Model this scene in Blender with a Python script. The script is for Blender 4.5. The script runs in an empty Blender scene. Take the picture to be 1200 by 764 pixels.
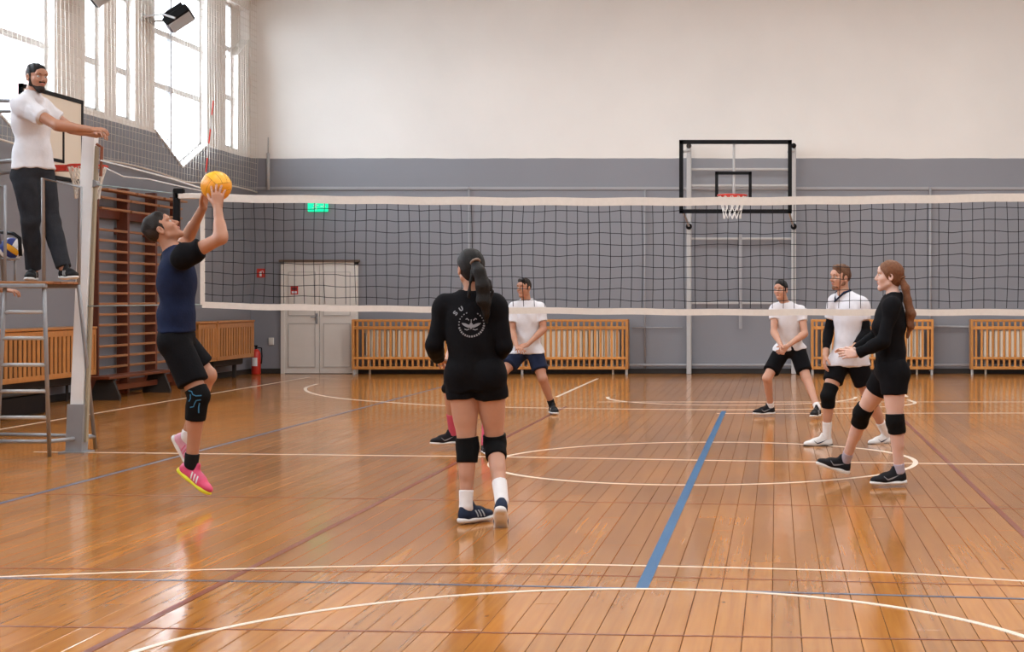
import bpy, math, random
import numpy as np
from mathutils import Vector, Matrix
from mathutils.bvhtree import BVHTree

C = bpy.context.scene.collection
random.seed(7)
RNG = np.random.RandomState(5)
F, CH, CX, CY = 1900.0, 1.43, 910.0, 350.0      # focal length in pixels, camera height, principal point (measured)

# ------------------------------------------------------------------ camera
cd = bpy.data.cameras.new('camera'); cam = bpy.data.objects.new('camera', cd); C.objects.link(cam)
cam.location = (0, 0, CH); cam.rotation_euler = (math.pi / 2, 0, 0)
cd.sensor_width = 36; cd.lens = F * 36 / 1200
cd.shift_x = (600 - CX) / 1200; cd.shift_y = -(382 - CY) / 1200
cd.clip_end = 300
bpy.context.scene.camera = cam

# ------------------------------------------------------------------ world, lamps, exposure
sc = bpy.context.scene
sc.view_settings.view_transform = 'Standard'; sc.view_settings.look = 'None'
sc.view_settings.gamma = 1; sc.view_settings.exposure = 0.98
W = bpy.data.worlds.new('world'); sc.world = W; W.use_nodes = True
bg = W.node_tree.nodes['Background']
bg.inputs[0].default_value = (0.80, 0.90, 1.0, 1); bg.inputs[1].default_value = 8.5
sc.cycles.max_bounces = 6; sc.cycles.diffuse_bounces = 4; sc.cycles.glossy_bounces = 4
sc.cycles.transparent_max_bounces = 12; sc.cycles.use_denoising = True
sc.cycles.sample_clamp_indirect = 6
XL, XR, YB, YF, ZC = -10.02, 8.6, 30.9, -4.0, 8.2       # hall: left wall, right wall, back wall, front wall, ceiling
FILL_W = 58
SPLIT = 4.13                                             # where grey paint meets white

def area(name, loc, rot, sx, sy, power, col=(1, 1, 1)):
    l = bpy.data.lights.new(name, 'AREA'); l.shape = 'RECTANGLE'; l.size = sx; l.size_y = sy
    l.energy = power; l.color = col
    o = bpy.data.objects.new(name, l); C.objects.link(o); o.location = loc; o.rotation_euler = rot
    return o

# ------------------------------------------------------------------ materials
def mat(name, col, rough=.6, metal=0., spec=.5, noise=0., nscale=8., bump=0., bscale=40., coat=0., emit=None, alpha=None, trans=0.):
    m = bpy.data.materials.new(name); m.use_nodes = True
    nt = m.node_tree; b = nt.nodes['Principled BSDF']
    b.inputs['Base Color'].default_value = (*col, 1); b.inputs['Roughness'].default_value = rough
    b.inputs['Metallic'].default_value = metal; b.inputs['Specular IOR Level'].default_value = spec
    if coat: b.inputs['Coat Weight'].default_value = coat; b.inputs['Coat Roughness'].default_value = .15
    if emit: b.inputs['Emission Color'].default_value = (*emit[0], 1); b.inputs['Emission Strength'].default_value = emit[1]
    if alpha is not None: b.inputs['Alpha'].default_value = alpha
    if trans: b.inputs['Transmission Weight'].default_value = trans
    tc = nt.nodes.new('ShaderNodeTexCoord')
    if noise:
        n = nt.nodes.new('ShaderNodeTexNoise'); n.inputs['Scale'].default_value = nscale; n.inputs['Detail'].default_value = 4
        nt.links.new(tc.outputs['Object'], n.inputs['Vector'])
        r = nt.nodes.new('ShaderNodeMix'); r.data_type = 'RGBA'
        r.inputs[6].default_value = (*[max(0, c * (1 - noise)) for c in col], 1)
        r.inputs[7].default_value = (*[min(1, c * (1 + noise)) for c in col], 1)
        nt.links.new(n.outputs['Fac'], r.inputs[0]); nt.links.new(r.outputs[2], b.inputs['Base Color'])
    if bump:
        n2 = nt.nodes.new('ShaderNodeTexNoise'); n2.inputs['Scale'].default_value = bscale; n2.inputs['Detail'].default_value = 3
        nt.links.new(tc.outputs['Object'], n2.inputs['Vector'])
        bp = nt.nodes.new('ShaderNodeBump'); bp.inputs['Strength'].default_value = bump; bp.inputs['Distance'].default_value = .01
        nt.links.new(n2.outputs['Fac'], bp.inputs['Height']); nt.links.new(bp.outputs['Normal'], b.inputs['Normal'])
    return m

def wood_mat(name, c1, c2, rough=.45, scale=(1, 1, 1), coat=0., use_obj=False, attr=None, bumpd=.0):
    m = bpy.data.materials.new(name); m.use_nodes = True
    nt = m.node_tree; b = nt.nodes['Principled BSDF']; L = nt.links
    tc = nt.nodes.new('ShaderNodeTexCoord'); mp = nt.nodes.new('ShaderNodeMapping'); mp.inputs['Scale'].default_value = scale
    L.new(tc.outputs['Object'], mp.inputs['Vector'])
    n = nt.nodes.new('ShaderNodeTexNoise'); n.inputs['Scale'].default_value = 6; n.inputs['Detail'].default_value = 6; n.inputs['Distortion'].default_value = .6
    L.new(mp.outputs[0], n.inputs['Vector'])
    r = nt.nodes.new('ShaderNodeMix'); r.data_type = 'RGBA'
    r.inputs[6].default_value = (*c1, 1); r.inputs[7].default_value = (*c2, 1)
    L.new(n.outputs['Fac'], r.inputs[0])
    out = r.outputs[2]
    oi = nt.nodes.new('ShaderNodeObjectInfo')
    hs = nt.nodes.new('ShaderNodeHueSaturation')
    mr = nt.nodes.new('ShaderNodeMapRange'); mr.inputs[3].default_value = .86; mr.inputs[4].default_value = 1.14
    L.new(oi.outputs['Random'], mr.inputs[0])
    if attr:
        at = nt.nodes.new('ShaderNodeAttribute'); at.attribute_name = attr; L.new(at.outputs['Fac'], mr.inputs[0])
    L.new(mr.outputs[0], hs.inputs['Value']); L.new(out, hs.inputs['Color']); L.new(hs.outputs[0], b.inputs['Base Color'])
    b.inputs['Roughness'].default_value = rough
    if coat: b.inputs['Coat Weight'].default_value = coat; b.inputs['Coat Roughness'].default_value = .1
    if bumpd:
        bp = nt.nodes.new('ShaderNodeBump'); bp.inputs['Strength'].default_value = .3; bp.inputs['Distance'].default_value = bumpd
        L.new(n.outputs['Fac'], bp.inputs['Height']); L.new(bp.outputs[0], b.inputs['Normal'])
    return m

def floor_mat(name, attr=None):
    """varnished softwood boards: grain along Y, knots, worn glossy varnish with slow waviness"""
    m = bpy.data.materials.new(name); m.use_nodes = True
    nt = m.node_tree; b = nt.nodes['Principled BSDF']; L = nt.links; N = nt.nodes.new
    geo = N('ShaderNodeNewGeometry')
    mp = N('ShaderNodeMapping'); mp.inputs['Scale'].default_value = (22, .9, 1); L.new(geo.outputs['Position'], mp.inputs['Vector'])
    g = N('ShaderNodeTexNoise'); g.inputs['Scale'].default_value = 1.2; g.inputs['Detail'].default_value = 6; g.inputs['Distortion'].default_value = .5
    L.new(mp.outputs[0], g.inputs['Vector'])
    r = N('ShaderNodeMix'); r.data_type = 'RGBA'
    r.inputs[6].default_value = (.30, .094, .014, 1); r.inputs[7].default_value = (.63, .27, .055, 1); L.new(g.outputs['Fac'], r.inputs[0])
    mp2 = N('ShaderNodeMapping'); mp2.inputs['Scale'].default_value = (4.2, 1.5, 1); L.new(geo.outputs['Position'], mp2.inputs['Vector'])
    v = N('ShaderNodeTexVoronoi'); v.inputs['Scale'].default_value = 1.3; L.new(mp2.outputs[0], v.inputs['Vector'])
    cr = N('ShaderNodeMapRange'); cr.inputs[1].default_value = .02; cr.inputs[2].default_value = .075; cr.inputs[3].default_value = .35; cr.inputs[4].default_value = 1
    L.new(v.outputs['Distance'], cr.inputs[0])
    kn = N('ShaderNodeMix'); kn.data_type = 'RGBA'; kn.inputs[6].default_value = (.16, .05, .015, 1); L.new(cr.outputs[0], kn.inputs[0]); L.new(r.outputs[2], kn.inputs[7])
    big = N('ShaderNodeTexNoise'); big.inputs['Scale'].default_value = .35; big.inputs['Detail'].default_value = 3; L.new(geo.outputs['Position'], big.inputs['Vector'])
    bm_ = N('ShaderNodeMapRange'); bm_.inputs[1].default_value = .3; bm_.inputs[2].default_value = .7; bm_.inputs[3].default_value = .80; bm_.inputs[4].default_value = 1.14; L.new(big.outputs['Fac'], bm_.inputs[0])
    hs = N('ShaderNodeHueSaturation'); mr = N('ShaderNodeMapRange'); mr.inputs[3].default_value = .84; mr.inputs[4].default_value = 1.12
    if attr:
        at = N('ShaderNodeAttribute'); at.attribute_name = attr; L.new(at.outputs['Fac'], mr.inputs[0])
    else:
        oi = N('ShaderNodeObjectInfo'); L.new(oi.outputs['Random'], mr.inputs[0])
    mu = N('ShaderNodeMath'); mu.operation = 'MULTIPLY'; L.new(mr.outputs[0], mu.inputs[0]); L.new(bm_.outputs[0], mu.inputs[1])
    L.new(mu.outputs[0], hs.inputs['Value']); L.new(kn.outputs[2], hs.inputs['Color']); L.new(hs.outputs[0], b.inputs['Base Color'])
    rn = N('ShaderNodeTexNoise'); rn.inputs['Scale'].default_value = 1.5; rn.inputs['Detail'].default_value = 2; L.new(geo.outputs['Position'], rn.inputs['Vector'])
    rr = N('ShaderNodeMapRange'); rr.inputs[3].default_value = .09; rr.inputs[4].default_value = .20; L.new(rn.outputs['Fac'], rr.inputs[0])
    L.new(rr.outputs[0], b.inputs['Roughness'])
    b.inputs['Specular IOR Level'].default_value = .30
    b.inputs['Coat Weight'].default_value = .12; b.inputs['Coat Roughness'].default_value = .05
    wv = N('ShaderNodeTexNoise'); wv.inputs['Scale'].default_value = 2.2; wv.inputs['Detail'].default_value = 2
    mp3 = N('ShaderNodeMapping'); mp3.inputs['Scale'].default_value = (4, 1, 1); L.new(geo.outputs['Position'], mp3.inputs['Vector']); L.new(mp3.outputs[0], wv.inputs['Vector'])
    bp = N('ShaderNodeBump'); bp.inputs['Strength'].default_value = .3; bp.inputs['Distance'].default_value = .005
    L.new(wv.outputs['Fac'], bp.inputs['Height']); L.new(bp.outputs[0], b.inputs['Normal']); L.new(bp.outputs[0], b.inputs['Coat Normal'])
    return m

def glass_mat(name, col=(1, 1, 1), fac=.12):
    m = bpy.data.materials.new(name); m.use_nodes = True; nt = m.node_tree
    for n in list(nt.nodes): nt.nodes.remove(n)
    o = nt.nodes.new('ShaderNodeOutputMaterial'); t = nt.nodes.new('ShaderNodeBsdfTransparent'); g = nt.nodes.new('ShaderNodeBsdfGlossy')
    t.inputs[0].default_value = (*col, 1); g.inputs['Roughness'].default_value = .02
    lw = nt.nodes.new('ShaderNodeLayerWeight'); pw = nt.nodes.new('ShaderNodeMath'); pw.operation = 'POWER'; pw.inputs[1].default_value = 4; nt.links.new(lw.outputs['Facing'], pw.inputs[0]); fr = nt.nodes.new('ShaderNodeMath'); fr.operation = 'MULTIPLY_ADD'; fr.inputs[1].default_value = .8; fr.inputs[2].default_value = .04; nt.links.new(pw.outputs[0], fr.inputs[0])
    mx = nt.nodes.new('ShaderNodeMixShader'); nt.links.new(fr.outputs[0], mx.inputs[0]); nt.links.new(t.outputs[0], mx.inputs[1]); nt.links.new(g.outputs[0], mx.inputs[2])
    nt.links.new(mx.outputs[0], o.inputs[0]); return m

def split_wall_mat(name, white, grey, gscale=.5):
    """painted plaster: grey below SPLIT, white above (paint line), slight mottling"""
    m = bpy.data.materials.new(name); m.use_nodes = True
    nt = m.node_tree; b = nt.nodes['Principled BSDF']; L = nt.links; N = nt.nodes.new
    geo = N('ShaderNodeNewGeometry'); sx = N('ShaderNodeSeparateXYZ'); L.new(geo.outputs['Position'], sx.inputs[0])
    gt = N('ShaderNodeMath'); gt.operation = 'GREATER_THAN'; gt.inputs[1].default_value = SPLIT
    wn = N('ShaderNodeTexNoise'); wn.inputs['Scale'].default_value = 1.1; L.new(geo.outputs['Position'], wn.inputs['Vector'])
    ad = N('ShaderNodeMath'); ad.operation = 'MULTIPLY_ADD'; ad.inputs[1].default_value = .05; L.new(wn.outputs['Fac'], ad.inputs[0]); L.new(sx.outputs[2], ad.inputs[2])
    L.new(ad.outputs[0], gt.inputs[0])
    mx = N('ShaderNodeMix'); mx.data_type = 'RGBA'; L.new(gt.outputs[0], mx.inputs[0])
    mx.inputs[6].default_value = (*grey, 1); mx.inputs[7].default_value = (*white, 1)
    n = N('ShaderNodeTexNoise'); n.inputs['Scale'].default_value = gscale; n.inputs['Detail'].default_value = 5; L.new(geo.outputs['Position'], n.inputs['Vector'])
    mr = N('ShaderNodeMapRange'); mr.inputs[3].default_value = .9; mr.inputs[4].default_value = 1.1; L.new(n.outputs['Fac'], mr.inputs[0])
    hs = N('ShaderNodeHueSaturation'); L.new(mx.outputs[2], hs.inputs['Color']); L.new(mr.outputs[0], hs.inputs['Value'])
    L.new(hs.outputs[0], b.inputs['Base Color']); b.inputs['Roughness'].default_value = .55
    n2 = N('ShaderNodeTexNoise'); n2.inputs['Scale'].default_value = 30; L.new(geo.outputs['Position'], n2.inputs['Vector'])
    bp = N('ShaderNodeBump'); bp.inputs['Strength'].default_value = .15; bp.inputs['Distance'].default_value = .004
    L.new(n2.outputs['Fac'], bp.inputs['Height']); L.new(bp.outputs[0], b.inputs['Normal'])
    return m

M = {}
M['wall'] = split_wall_mat('painted_plaster', (.83, .805, .765), (.250, .258, .288))
M['ceiling'] = mat('ceiling_white', (.76, .76, .75), .8)
M['floor'] = floor_mat('varnished_board'); M['floor_far'] = floor_mat('varnished_board_far', 'tone')
M['subfloor'] = mat('joint_dark', (.10, .04, .014), .8)
M['frame_white'] = mat('window_paint', (.66, .65, .64), .4, noise=.05)
M['glass'] = glass_mat('glass')
M['door'] = mat('door_paint', (.80, .77, .72), .4, noise=.04, nscale=3)
M['slat'] = wood_mat('orange_wood', (.52, .20, .045), (.78, .36, .10), .4, (3, 3, 1))
M['slat_left'] = wood_mat('honey_wood', (.42, .16, .04), (.66, .28, .08), .4, (3, 3, 1))
M['dark_wood'] = wood_mat('red_brown_wood', (.11, .026, .011), (.20, .05, .02), .35, (4, 4, 1))
M['rung'] = wood_mat('rung_wood', (.30, .12, .045), (.45, .20, .08), .35, (1, 4, 4))
M['radiator'] = mat('radiator_cream', (.86, .80, .68), .5)
M['steel_white'] = mat('white_steel', (.50, .50, .50), .4, noise=.06)
M['steel_grey'] = mat('grey_steel', (.33, .34, .36), .4, metal=.3, noise=.1)
M['wall_pipe'] = mat('painted_pipe', (.36, .36, .38), .4)
M['black'] = mat('black_paint', (.006, .006, .007), .5, spec=.15)
M['dark'] = mat('dark_paint_and_shade', (.03, .025, .022), .7)  # dark paint, also used as shade under the left wall covers
M['tape'] = mat('canvas_tape', (.70, .655, .60), .8, noise=.08, nscale=30)
M['cord'] = mat('black_cord', (.014, .015, .02), .8, spec=.1)
M['cord_light'] = mat('beige_cord', (.72, .68, .62), .8)
M['cable'] = mat('steel_cable', (.25, .31, .29), .5)
M['blue_line'] = mat('blue_paint', (.018, .12, .27), .3, spec=.25, noise=.25, nscale=2)
M['blue_worn'] = mat('worn_blue_paint', (.10, .13, .20), .3, spec=.25, noise=.3, nscale=2)
M['white_line'] = mat('white_paint', (.85, .73, .60), .3, noise=.15, nscale=3)
M['brown_line'] = mat('brown_paint', (.22, .06, .03), .3, spec=.25, noise=.3, nscale=3)
M['red'] = mat('red_paint', (.62, .035, .02), .35)
M['green_sign'] = mat('exit_green', (.0, .35, .18), .5, emit=((.0, .55, .25), .9))
M['sign_white'] = mat('sign_white', (.85, .85, .85), .5)
M['white_plastic'] = mat('white_plastic', (.75, .74, .70), .5)

# ------------------------------------------------------------------ mesh helpers
def new_mesh(name, V, Fq, mats, smooth=False, midx=None):
    me = bpy.data.meshes.new(name)
    if isinstance(Fq, np.ndarray):
        V = np.asarray(V, dtype=np.float32); n = len(Fq)
        me.vertices.add(len(V)); me.vertices.foreach_set('co', V.ravel())
        me.loops.add(n * 4); me.loops.foreach_set('vertex_index', Fq.astype(np.int32).ravel())
        me.polygons.add(n); me.polygons.foreach_set('loop_start', np.arange(0, n * 4, 4, dtype=np.int32))
        me.update(calc_edges=True)
    else:
        me.from_pydata([tuple(v) for v in V], [], Fq)
    for m in (mats if isinstance(mats, (list, tuple)) else [mats]): me.materials.append(m)
    if midx is not None: me.polygons.foreach_set('material_index', np.asarray(midx, dtype=np.int32))
    if smooth: me.polygons.foreach_set('use_smooth', np.ones(len(me.polygons), dtype=bool))
    me.update()
    return me

ORG = {}     # object -> world position of its origin (all parents are only translated)
def link(name, me, parent=None, loc=None):
    """links a mesh; vertices are in world space unless loc is given"""
    o = bpy.data.objects.new(name, me); C.objects.link(o)
    po = ORG[parent.name] if parent else Vector((0, 0, 0))
    if parent: o.parent = parent
    if loc is None:
        if parent and po.length > 0: me.transform(Matrix.Translation(-po))
        ORG[o.name] = po.copy()
    else:
        o.location = Vector(loc) - po; ORG[o.name] = Vector(loc)
    return o

def thing(name, label, cat, loc=(0, 0, 0), group=None):
    o = bpy.data.objects.new(name, None); C.objects.link(o); o.location = loc; ORG[o.name] = Vector(loc)
    o.empty_display_size = .1
    o['label'] = label; o['category'] = cat
    if group: o['group'] = group
    return o
def tag(o, label, cat, group=None):
    o['label'] = label; o['category'] = cat
    if group: o['group'] = group
    return o
def structure(o): o['kind'] = 'structure'; return o

EACH = {'hanger', 'arm', 'support', 'header_pipe', 'joint', 'logo', 'leg', 'cross_bar'}
class MB:
    def __init__(s): s.v = []; s.f = []
    def box(s, lo, hi):
        x0, y0, z0 = lo; x1, y1, z1 = hi; b = len(s.v)
        s.v += [(x0, y0, z0), (x1, y0, z0), (x1, y1, z0), (x0, y1, z0), (x0, y0, z1), (x1, y0, z1), (x1, y1, z1), (x0, y1, z1)]
        s.f += [tuple(b + i for i in q) for q in ((0, 3, 2, 1), (4, 5, 6, 7), (0, 1, 5, 4), (1, 2, 6, 5), (2, 3, 7, 6), (3, 0, 4, 7))]
        return s
    def cbox(s, lo, hi, c=.006):
        """box with chamfered vertical and horizontal edges (cheap bevel)"""
        x0, y0, z0 = lo; x1, y1, z1 = hi; c = min(c, (x1 - x0) * .3, (y1 - y0) * .3, (z1 - z0) * .3)
        import bmesh
        bm = bmesh.new(); bmesh.ops.create_cube(bm, size=1)
        for v in bm.verts: v.co = Vector(((x0 + x1) / 2 + v.co.x * (x1 - x0), (y0 + y1) / 2 + v.co.y * (y1 - y0), (z0 + z1) / 2 + v.co.z * (z1 - z0)))
        bmesh.ops.bevel(bm, geom=bm.edges[:], offset=c, segments=1, affect='EDGES')
        bm.verts.index_update(); b = len(s.v)
        s.v += [tuple(v.co) for v in bm.verts]; s.f += [tuple(b + v.index for v in f.verts) for f in bm.faces]
        bm.free(); return s
    def tube(s, pts, r, n=8, cap=True, rs=None, close=False):
        pts = [Vector(p) for p in pts]; b = len(s.v); m = len(pts)
        prev = None
        for i, p in enumerate(pts):
            if close: d = pts[(i + 1) % m] - pts[i - 1]
            else: d = pts[min(i + 1, m - 1)] - pts[max(i - 1, 0)]
            d.normalize()
            if prev is None:
                up = Vector((0, 0, 1)) if abs(d.z) < .9 else Vector((1, 0, 0))
                a = d.cross(up).normalized()
            else:
                a = (prev - d * prev.dot(d)).normalized()
            prev = a; c = d.cross(a); rr = rs[i] if rs else r
            for k in range(n):
                t = 2 * math.pi * k / n; s.v.append(tuple(p + (a * math.cos(t) + c * math.sin(t)) * rr))
        for i in range(m if close else m - 1):
            i2 = (i + 1) % m
            for k in range(n):
                k2 = (k + 1) % n; s.f.append((b + i * n + k, b + i * n + k2, b + i2 * n + k2, b + i2 * n + k))
        if cap and not close:
            s.f.append(tuple(b + k for k in range(n))[::-1]); s.f.append(tuple(b + (m - 1) * n + k for k in range(n)))
        return s
    def prism(s, poly, axis, a, b_):
        """extrude 2D poly (list of (u,v)) along axis 0/1/2 from a to b_"""
        n = len(poly); b = len(s.v)
        for w in (a, b_):
            for (u, v) in poly:
                p = [0, 0, 0]; p[axis] = w; o = [i for i in range(3) if i != axis]; p[o[0]] = u; p[o[1]] = v; s.v.append(tuple(p))
        s.f.append(tuple(range(b, b + n))[::-1]); s.f.append(tuple(range(b + n, b + 2 * n)))
        for i in range(n):
            j = (i + 1) % n; s.f.append((b + i, b + j, b + n + j, b + n + i))
        return s
    def ribbon(s, pts, w, z, normal=(0, 0, 1)):
        """flat strip along pts (3D), width w, thickness via small depth"""
        pts = [Vector(p) for p in pts]; nrm = Vector(normal); b = len(s.v); m = len(pts)
        for i, p in enumerate(pts):
            d = (pts[min(i + 1, m - 1)] - pts[max(i - 1, 0)]).normalized(); a = d.cross(nrm).normalized() * w / 2
            s.v += [tuple(p - a + nrm * z), tuple(p + a + nrm * z), tuple(p + a), tuple(p - a)]
        for i in range(m - 1):
            q = b + 4 * i
            for k in range(4): k2 = (k + 1) % 4; s.f.append((q + k, q + 4 + k, q + 4 + k2, q + k2))
        s.f += [(b, b + 1, b + 2, b + 3), (b + 4 * m - 1, b + 4 * m - 2, b + 4 * m - 3, b + 4 * m - 4)]
        return s
    def sphere(s, c, r, nu=12, nv=8, sc_=(1, 1, 1)):
        b = len(s.v); c = Vector(c)
        s.v.append(tuple(c + Vector((0, 0, r * sc_[2]))))
        for j in range(1, nv):
            t = math.pi * j / nv
            for i in range(nu):
                a = 2 * math.pi * i / nu
                s.v.append((c.x + r * sc_[0] * math.sin(t) * math.cos(a), c.y + r * sc_[1] * math.sin(t) * math.sin(a), c.z + r * sc_[2] * math.cos(t)))
        s.v.append(tuple(c - Vector((0, 0, r * sc_[2])))); e = len(s.v) - 1
        for i in range(nu):
            i2 = (i + 1) % nu; s.f.append((b, b + 1 + i, b + 1 + i2)); s.f.append((e, b + 1 + (nv - 2) * nu + i2, b + 1 + (nv - 2) * nu + i))
            for j in range(nv - 2): s.f.append((b + 1 + j * nu + i, b + 1 + (j + 1) * nu + i, b + 1 + (j + 1) * nu + i2, b + 1 + j * nu + i2))
        return s
    def mesh(s, name, m, smooth=False): return new_mesh(name, s.v, s.f, m, smooth)
    def islands(s):
        par = list(range(len(s.v)))
        def fd(i):
            while par[i] != i: par[i] = par[par[i]]; i = par[i]
            return i
        for f in s.f:
            for i in f[1:]: par[fd(i)] = fd(f[0])
        g = {}
        for f in s.f: g.setdefault(fd(f[0]), []).append(f)
        out = []
        for fs in g.values():
            ids = sorted({i for f in fs for i in f}); mp_ = {i: k for k, i in enumerate(ids)}
            n = MB(); n.v = [s.v[i] for i in ids]; n.f = [tuple(mp_[i] for i in f) for f in fs]; out.append(n)
        return out
    def build(s, name, m, parent=None, smooth=False):
        if name in EACH and parent:          # every separate piece is a part of its own
            return [link(name, p.mesh(name, m, smooth), parent) for p in s.islands()][0]
        return link(name, s.mesh(name, m, smooth), parent)

def wp(px, py, Y):       # point at depth Y seen at that place in the photograph
    return Vector(((px - CX) * Y / F, Y, CH - (py - CY) * Y / F))
def fp(px, py, z=0.):    # floor point
    Y = F * (CH - z) / (py - CY); return Vector(((px - CX) * Y / F, Y, z))

# ------------------------------------------------------------------ hall shell
mb = MB().box((XL, YF, -.3), (XR, YB, -.022)); floor = structure(mb.build('floor', M['subfloor']))
mb = MB().box((XL - .4, YB, -.3), (XR + .4, YB + .3, ZC)); wall_back = structure(mb.build('wall_back', M['wall']))
mb = MB().box((XR, YF, -.3), (XR + .3, YB, ZC)); structure(mb.build('wall_right', M['wall']))
mb = MB().box((XL - .4, YF - .3, -.3), (XR + .3, YF, ZC)); structure(mb.build('wall_front', M['wall']))
mb = MB().box((XL - .4, YF - .3, ZC), (XR + .3, YB + .3, ZC + .2)); structure(mb.build('ceiling', M['ceiling']))

# left wall with window openings: (y0, y1, z_shoulder, z_apex, z_top)
wins = []
for k in range(-4, 1):
    o = 6.03 * k
    for (a, b, v) in ((20.1 + 6.03, 22.5 + 6.03, .5), (23.5 + 0, 24.16, 0), (24.62, 25.32, 0)):
        wins.append((a + o, b + o, v))
wins.append((29.5, 30.16, 0))
wins.sort()
wins = [w for w in wins if w[0] > YF + .5]
WT = .34; ZT = 7.15
def opening(a, b, v):
    zb = 4.13 if v else 4.2
    if v: return [(a, ZT), (a, zb), ((a + b) / 2, zb - v), (b, zb), (b, ZT)]
    if a > 29: return [(a, 6.9), (a, zb), (b, zb), (b, 6.9)]
    return [(a, ZT), (a, zb), (b, zb), (b, ZT)]
# wall: solid pieces around the openings
mb = MB()
def slab(poly): mb.prism(poly, 0, XL - WT, XL)
prev = YF
for (a, b, v) in wins:
    hi = 30.8 if a > 29 else b
    slab([(prev, -.3), (a, -.3), (a, ZC), (prev, ZC)])
    top = 6.9 if a > 29 else ZT
    slab([(a, top), (hi, top), (hi, ZC), (a, ZC)])
    if v:
        m_ = (a + b) / 2
        slab([(a, -.3), (m_, -.3), (m_, 4.13 - v), (a, 4.13)]); slab([(m_, -.3), (b, -.3), (b, 4.13), (m_, 4.13 - v)])
    elif a > 29:
        slab([(a, -.3), (b, -.3), (b, 4.2), (a, 4.2)]); slab([(b, -.3), (30.8, -.3), (30.8, 6.35), (b, 5.96)]); mb.prism([(b, 5.9), (30.85, 6.3), (30.85, 6.95), (b, 6.95)], 0, XL - WT, XL - .17)
    else:
        slab([(a, -.3), (b, -.3), (b, 4.2), (a, 4.2)])
    prev = hi
slab([(prev, -.3), (YB, -.3), (YB, ZC), (prev, ZC)])
structure(mb.build('wall_left', M['wall']))

XG = XL - .15
for i, (a, b, v) in enumerate(wins):
    poly = opening(a, b, v); n = len(poly)
    w = structure(MB().prism(poly, 0, XG - .004, XG).build('window_%d' % (i + 1), M['glass']))
    # perimeter frame
    fm = MB(); cy = sum(p[0] for p in poly) / n; cz = sum(p[1] for p in poly) / n
    t = .06
    for j in range(n):
        p, q = poly[j], poly[(j + 1) % n]
        d = Vector((q[0] - p[0], q[1] - p[1])).normalized(); nn = Vector((-d.y, d.x))
        if nn.dot(Vector((cy - p[0], cz - p[1]))) < 0: nn = -nn
        fm.prism([p, q, (q[0] + nn.x * t, q[1] + nn.y * t), (p[0] + nn.x * t, p[1] + nn.y * t)], 0, XG - .04, XG + .035)
    fm.build('window_frame', M['frame_white'], w)
    if v:
        ym = a + .41 * (b - a)
        MB().box((XG - .035, ym - .03, 4.13 - v * .75), (XG + .05, ym + .03, ZT)).build('mullion', M['wall_pipe'], w)
    rails = (4.93, 5.81, 6.69) if v else ((4.95, 6.1) if a < 29 else (5.15, 6.05))
    for z in rails:
        MB().box((XG - .035, a + .02, z - .045), (XG + .03, b - .02, z + .045)).build('rail', M['frame_white'], w)
    if v:
        # window board following the pointed bottom
        m_ = (a + b) / 2; sb = MB()
        sb.prism([(a, 4.13), (m_, 4.13 - v), (m_, 4.13 - v + .03), (a, 4.16)], 0, XL - .15, XL + .02)
        sb.prism([(m_, 4.13 - v), (b, 4.13), (b, 4.16), (m_, 4.13 - v + .03)], 0, XL - .15, XL + .02)
        sb.build('window_sill', M['frame_white'], w)
    po = area('daylight_portal', (XL - .32, (a + b) / 2, (4.1 + ZT) / 2), (0, -math.pi / 2, 0), ZT - 3.9, b - a, 10)
    po.data.cycles.is_portal = True

# added fill lamps in rows under the unseen ceiling
for iy, y in enumerate((0., 5.0, 10.0, 15.0, 20.0, 25.0)):
    for ix, x in enumerate((-7.0, -3.0, 1.2, 5.4)):
        t = thing('fill_lamp', 'white fill lamp panel added unseen under the hall ceiling', 'lamp', (x, y, ZC), 'added fill lamp panels under the hall ceiling')
        MB().cbox((x - .35, y - .8, ZC - .2), (x + .35, y + .8, ZC - .12)).build('housing', M['white_plastic'], t)
        MB().tube([(x, y - .5, ZC - .12), (x, y - .5, ZC)], .01).tube([(x, y + .5, ZC - .12), (x, y + .5, ZC)], .01).build('hanger', M['steel_grey'], t)
        if x < -6: continue                                # no fill light in the window row, keeps the left wall darker
        a_ = area('fill_light', (0, 0, -.22), (0, 0, 0), .6, 1.5, FILL_W, (.94, .98, 1)); a_.parent = t

# houses and trees outside the windows
ph = thing('building', 'pale pink building outside the narrow windows', 'building', (-16, 36, 0))
MB().box((-17.5, 33.0, -.3), (-15.2, 38.4, 9)).build('wall', mat('pink_render', (.75, .50, .48), .8), ph)
MB().box((-17.7, 32.8, 9), (-15.0, 38.6, 9.3)).build('roof', M['red'], ph)
structure(MB().box((-60, -30, -.5), (XL - .4, 90, -.31)).build('ground', mat('asphalt', (.25, .25, .24), .9, noise=.2)))

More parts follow.
